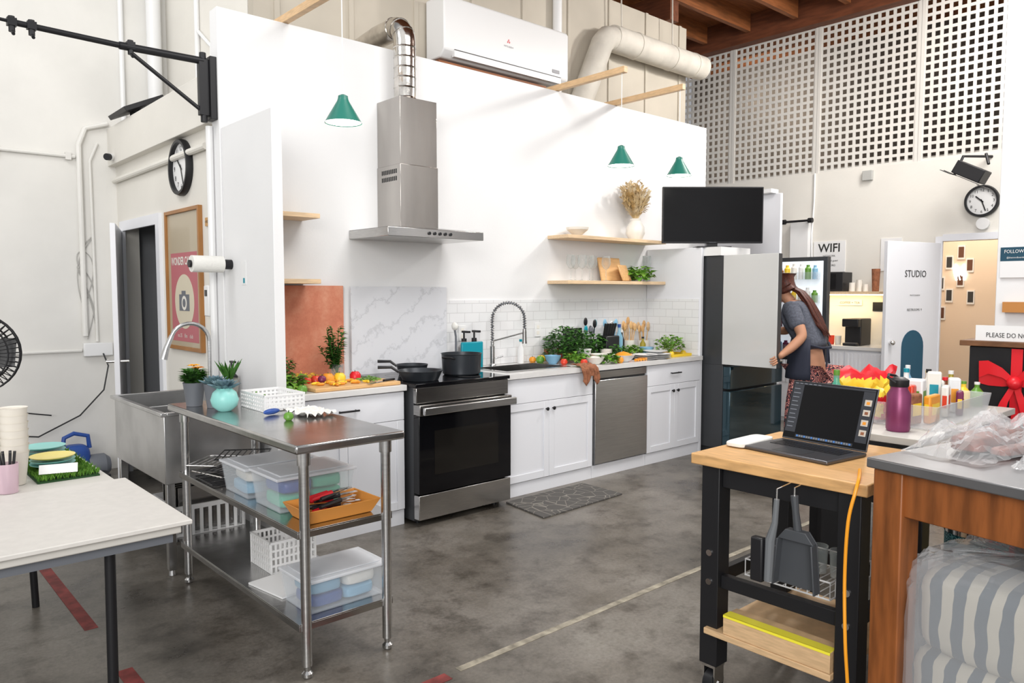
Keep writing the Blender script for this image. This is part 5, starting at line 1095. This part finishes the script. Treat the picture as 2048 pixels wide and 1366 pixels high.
S=[((6.62,3.29,.97),(.195,.155)),((6.62,3.32,1.07),(.175,.14)),((6.605,3.38,1.22),(.182,.14)),((6.585,3.44,1.34),(.18,.12)),((6.575,3.475,1.41),(.080,.072)),((6.445,3.42,1.365),.088),((6.42,3.35,1.25),.082),((6.405,3.32,1.18),.080),((6.73,3.46,1.365),.088),((6.78,3.53,1.26),.080),((6.79,3.56,1.20),.078)]
skinpart(pe,'shirt',S,[(0,1),(1,2),(2,3),(3,4),(3,5),(5,6),(6,7),(3,8),(8,9),(9,10)],TSHIRT)
Pn=[((6.62,3.29,.93),(.195,.155)),((6.52,3.29,.78),.15),((6.44,3.32,.50),.125),((6.43,3.34,.28),.11),((6.43,3.35,.12),.10),((6.70,3.29,.78),.15),((6.68,3.29,.50),.125),((6.69,3.26,.28),.11),((6.69,3.23,.12),.10)]
skinpart(pe,'trousers',Pn,[(0,1),(1,2),(2,3),(3,4),(0,5),(5,6),(6,7),(7,8)],PANTS)
m=M(); vs=[];fs=[];n=26
for j,(z,rx,ry) in enumerate(((1.10,.195,.16),(.98,.225,.18),(.88,.235,.19),(.80,.24,.20),(.74,.245,.205))):
    for i in range(n+1):
        a=math.radians(-5)+math.radians(215)*i/n
        vs.append((6.60+rx*math.cos(a)*(1+.02*math.sin(i*2+j)),3.295+ry*math.sin(a),z))
for j in range(4):
    for i in range(n): q_=j*(n+1)+i; fs.append((q_,q_+1,q_+n+2,q_+n+1))
m.add(vs,fs); o=part(pe,'apron',m,APRON,sm=80); so=o.modifiers.new('s','SOLIDIFY'); so.thickness=.005
part(pe,'apron_tie',M().tube([(6.42,3.24,1.05),(6.52,3.165,1.02),(6.66,3.145,1.02),(6.82,3.24,1.05)],.012,6).tube([(6.60,3.145,1.02),(6.58,3.14,.85)],.009,6).tube([(6.61,3.145,1.02),(6.63,3.14,.88)],.009,6),APRON)
hp=[((6.535,3.56,1.595),(.085,.097)),((6.54,3.54,1.55),(.086,.09)),((6.555,3.50,1.50),(.07,.065)),((6.535,3.56,1.645),(.062,.072))]
skinpart(pe,'hair',hp,[(0,1),(1,2),(0,3)],HAIR)
m=M()
for i in range(26):
    ox=rnd.uniform(-.045,.045); oy=rnd.uniform(-.02,.02); ln=rnd.uniform(.85,1.1); wv=rnd.uniform(-.012,.012)
    zb=1.42-.30*ln
    m.tube([(6.565+ox*.5,3.475+oy,1.555),(6.585+ox*.7,3.40+oy,1.515),(6.605+ox,3.335+oy,1.43),(6.62+ox*1.1+wv,3.275+oy,1.32),(6.635+ox*1.2-wv,3.225+oy,1.22),(6.65+ox*.8+wv,3.175+oy,zb)],[.012,.016,.016,.014,.011,.002],6)
part(pe,'ponytail',m,HAIR,sm=60)
part(pe,'hair_tie',M().ball((6.565,3.47,1.55),.036,sc=(1,1,.6)),BLACK)
for sx in(-1,1): part(body,'eye',M().ball((6.535+sx*.03,3.655,1.565),.012),WHITEP)
part(body,'nose',M().ball((6.535,3.663,1.54),.014,sc=(.8,1,1.4)),SKIN); part(body,'mouth',M().ball((6.535,3.652,1.505),.02,sc=(1,.3,.3)),TOM)
for x in (6.455,6.616): part(body,'ear',M().ball((x,3.57,1.55),.02,sc=(.4,.8,1.3)),SKIN)
for x,y in ((6.425,3.41),(6.69,3.295)): part(pe,'shoe',M().ball((x,y,.042),.06,sc=(.75,1.9,.68)),BLACK)

# ---------------------------------------------------------------- lights
w=bpy.data.worlds.new('world'); SC.world=w; w.use_nodes=True; nt=w.node_tree; bg=nt.nodes['Background']
tc=nt.nodes.new('ShaderNodeTexCoord'); dp=nt.nodes.new('ShaderNodeVectorMath'); dp.operation='DOT_PRODUCT'; dp.inputs[1].default_value=(-.72,-.68,.15)
nt.links.new(tc.outputs['Generated'],dp.inputs[0])
r=nt.nodes.new('ShaderNodeValToRGB'); e=r.color_ramp.elements; e[0].position=.35; e[0].color=(.34,.345,.36,1); e[1].position=.82; e[1].color=(1.0,1.0,1.0,1)
nt.links.new(dp.outputs['Value'],r.inputs[0]); nt.links.new(r.outputs[0],bg.inputs[0]); bg.inputs[1].default_value=1.0
def area(name,loc,tgt,size,e,col=(1,1,1),sy=None):
    l=bpy.data.lights.new(name,'AREA'); l.energy=e; l.size=size; l.color=col
    if sy: l.shape='RECTANGLE'; l.size_y=sy
    o=bpy.data.objects.new(name,l); COL.objects.link(o); o.location=loc; o.rotation_euler=(Vector(tgt)-Vector(loc)).to_track_quat('-Z','Y').to_euler(); return o
area('roller_door_daylight',(-3.0,-2.2,3.0),(3.2,4.5,1.5),3.2,310,(1,.985,.96),2.6)
area('overhead_area',(3.2,1.8,4.45),(3.2,2.6,0),1.8,110,(1,.985,.96))  # unseen broad area lamp pointing down
area('high_spot',(7.8,2.6,4.45),(4.2,4.75,2.2),.30,80,(1,.97,.93))
area('left_wall_fill',(-.6,4.6,5.0),(1.2,6.9,1.8),1.5,50,(1,.985,.96))  # added fill lamp, out of view, brightens the far left walls
area('mezzanine_light',(9.8,6.2,4.5),(10.7,6.2,3.8),.8,35,(1,.92,.8))
area('corridor_light',(9.6,3.0,2.85),(9.8,3.2,0),.8,30,(1,.86,.70))
area('coffee_shelf_fill',(8.60,4.0,1.47),(8.65,4.0,0),.8,4,(1,.75,.42),.05)  # added warm lamp, boosts the glow below the shelf
area('right_wall_fill',(7.2,1.8,4.4),(8.8,3.8,1.8),1.5,95,(1,.975,.94))  # added fill lamp, out of view, lifts the right wall
SC.view_settings.view_transform='Standard'; SC.view_settings.exposure=0.0
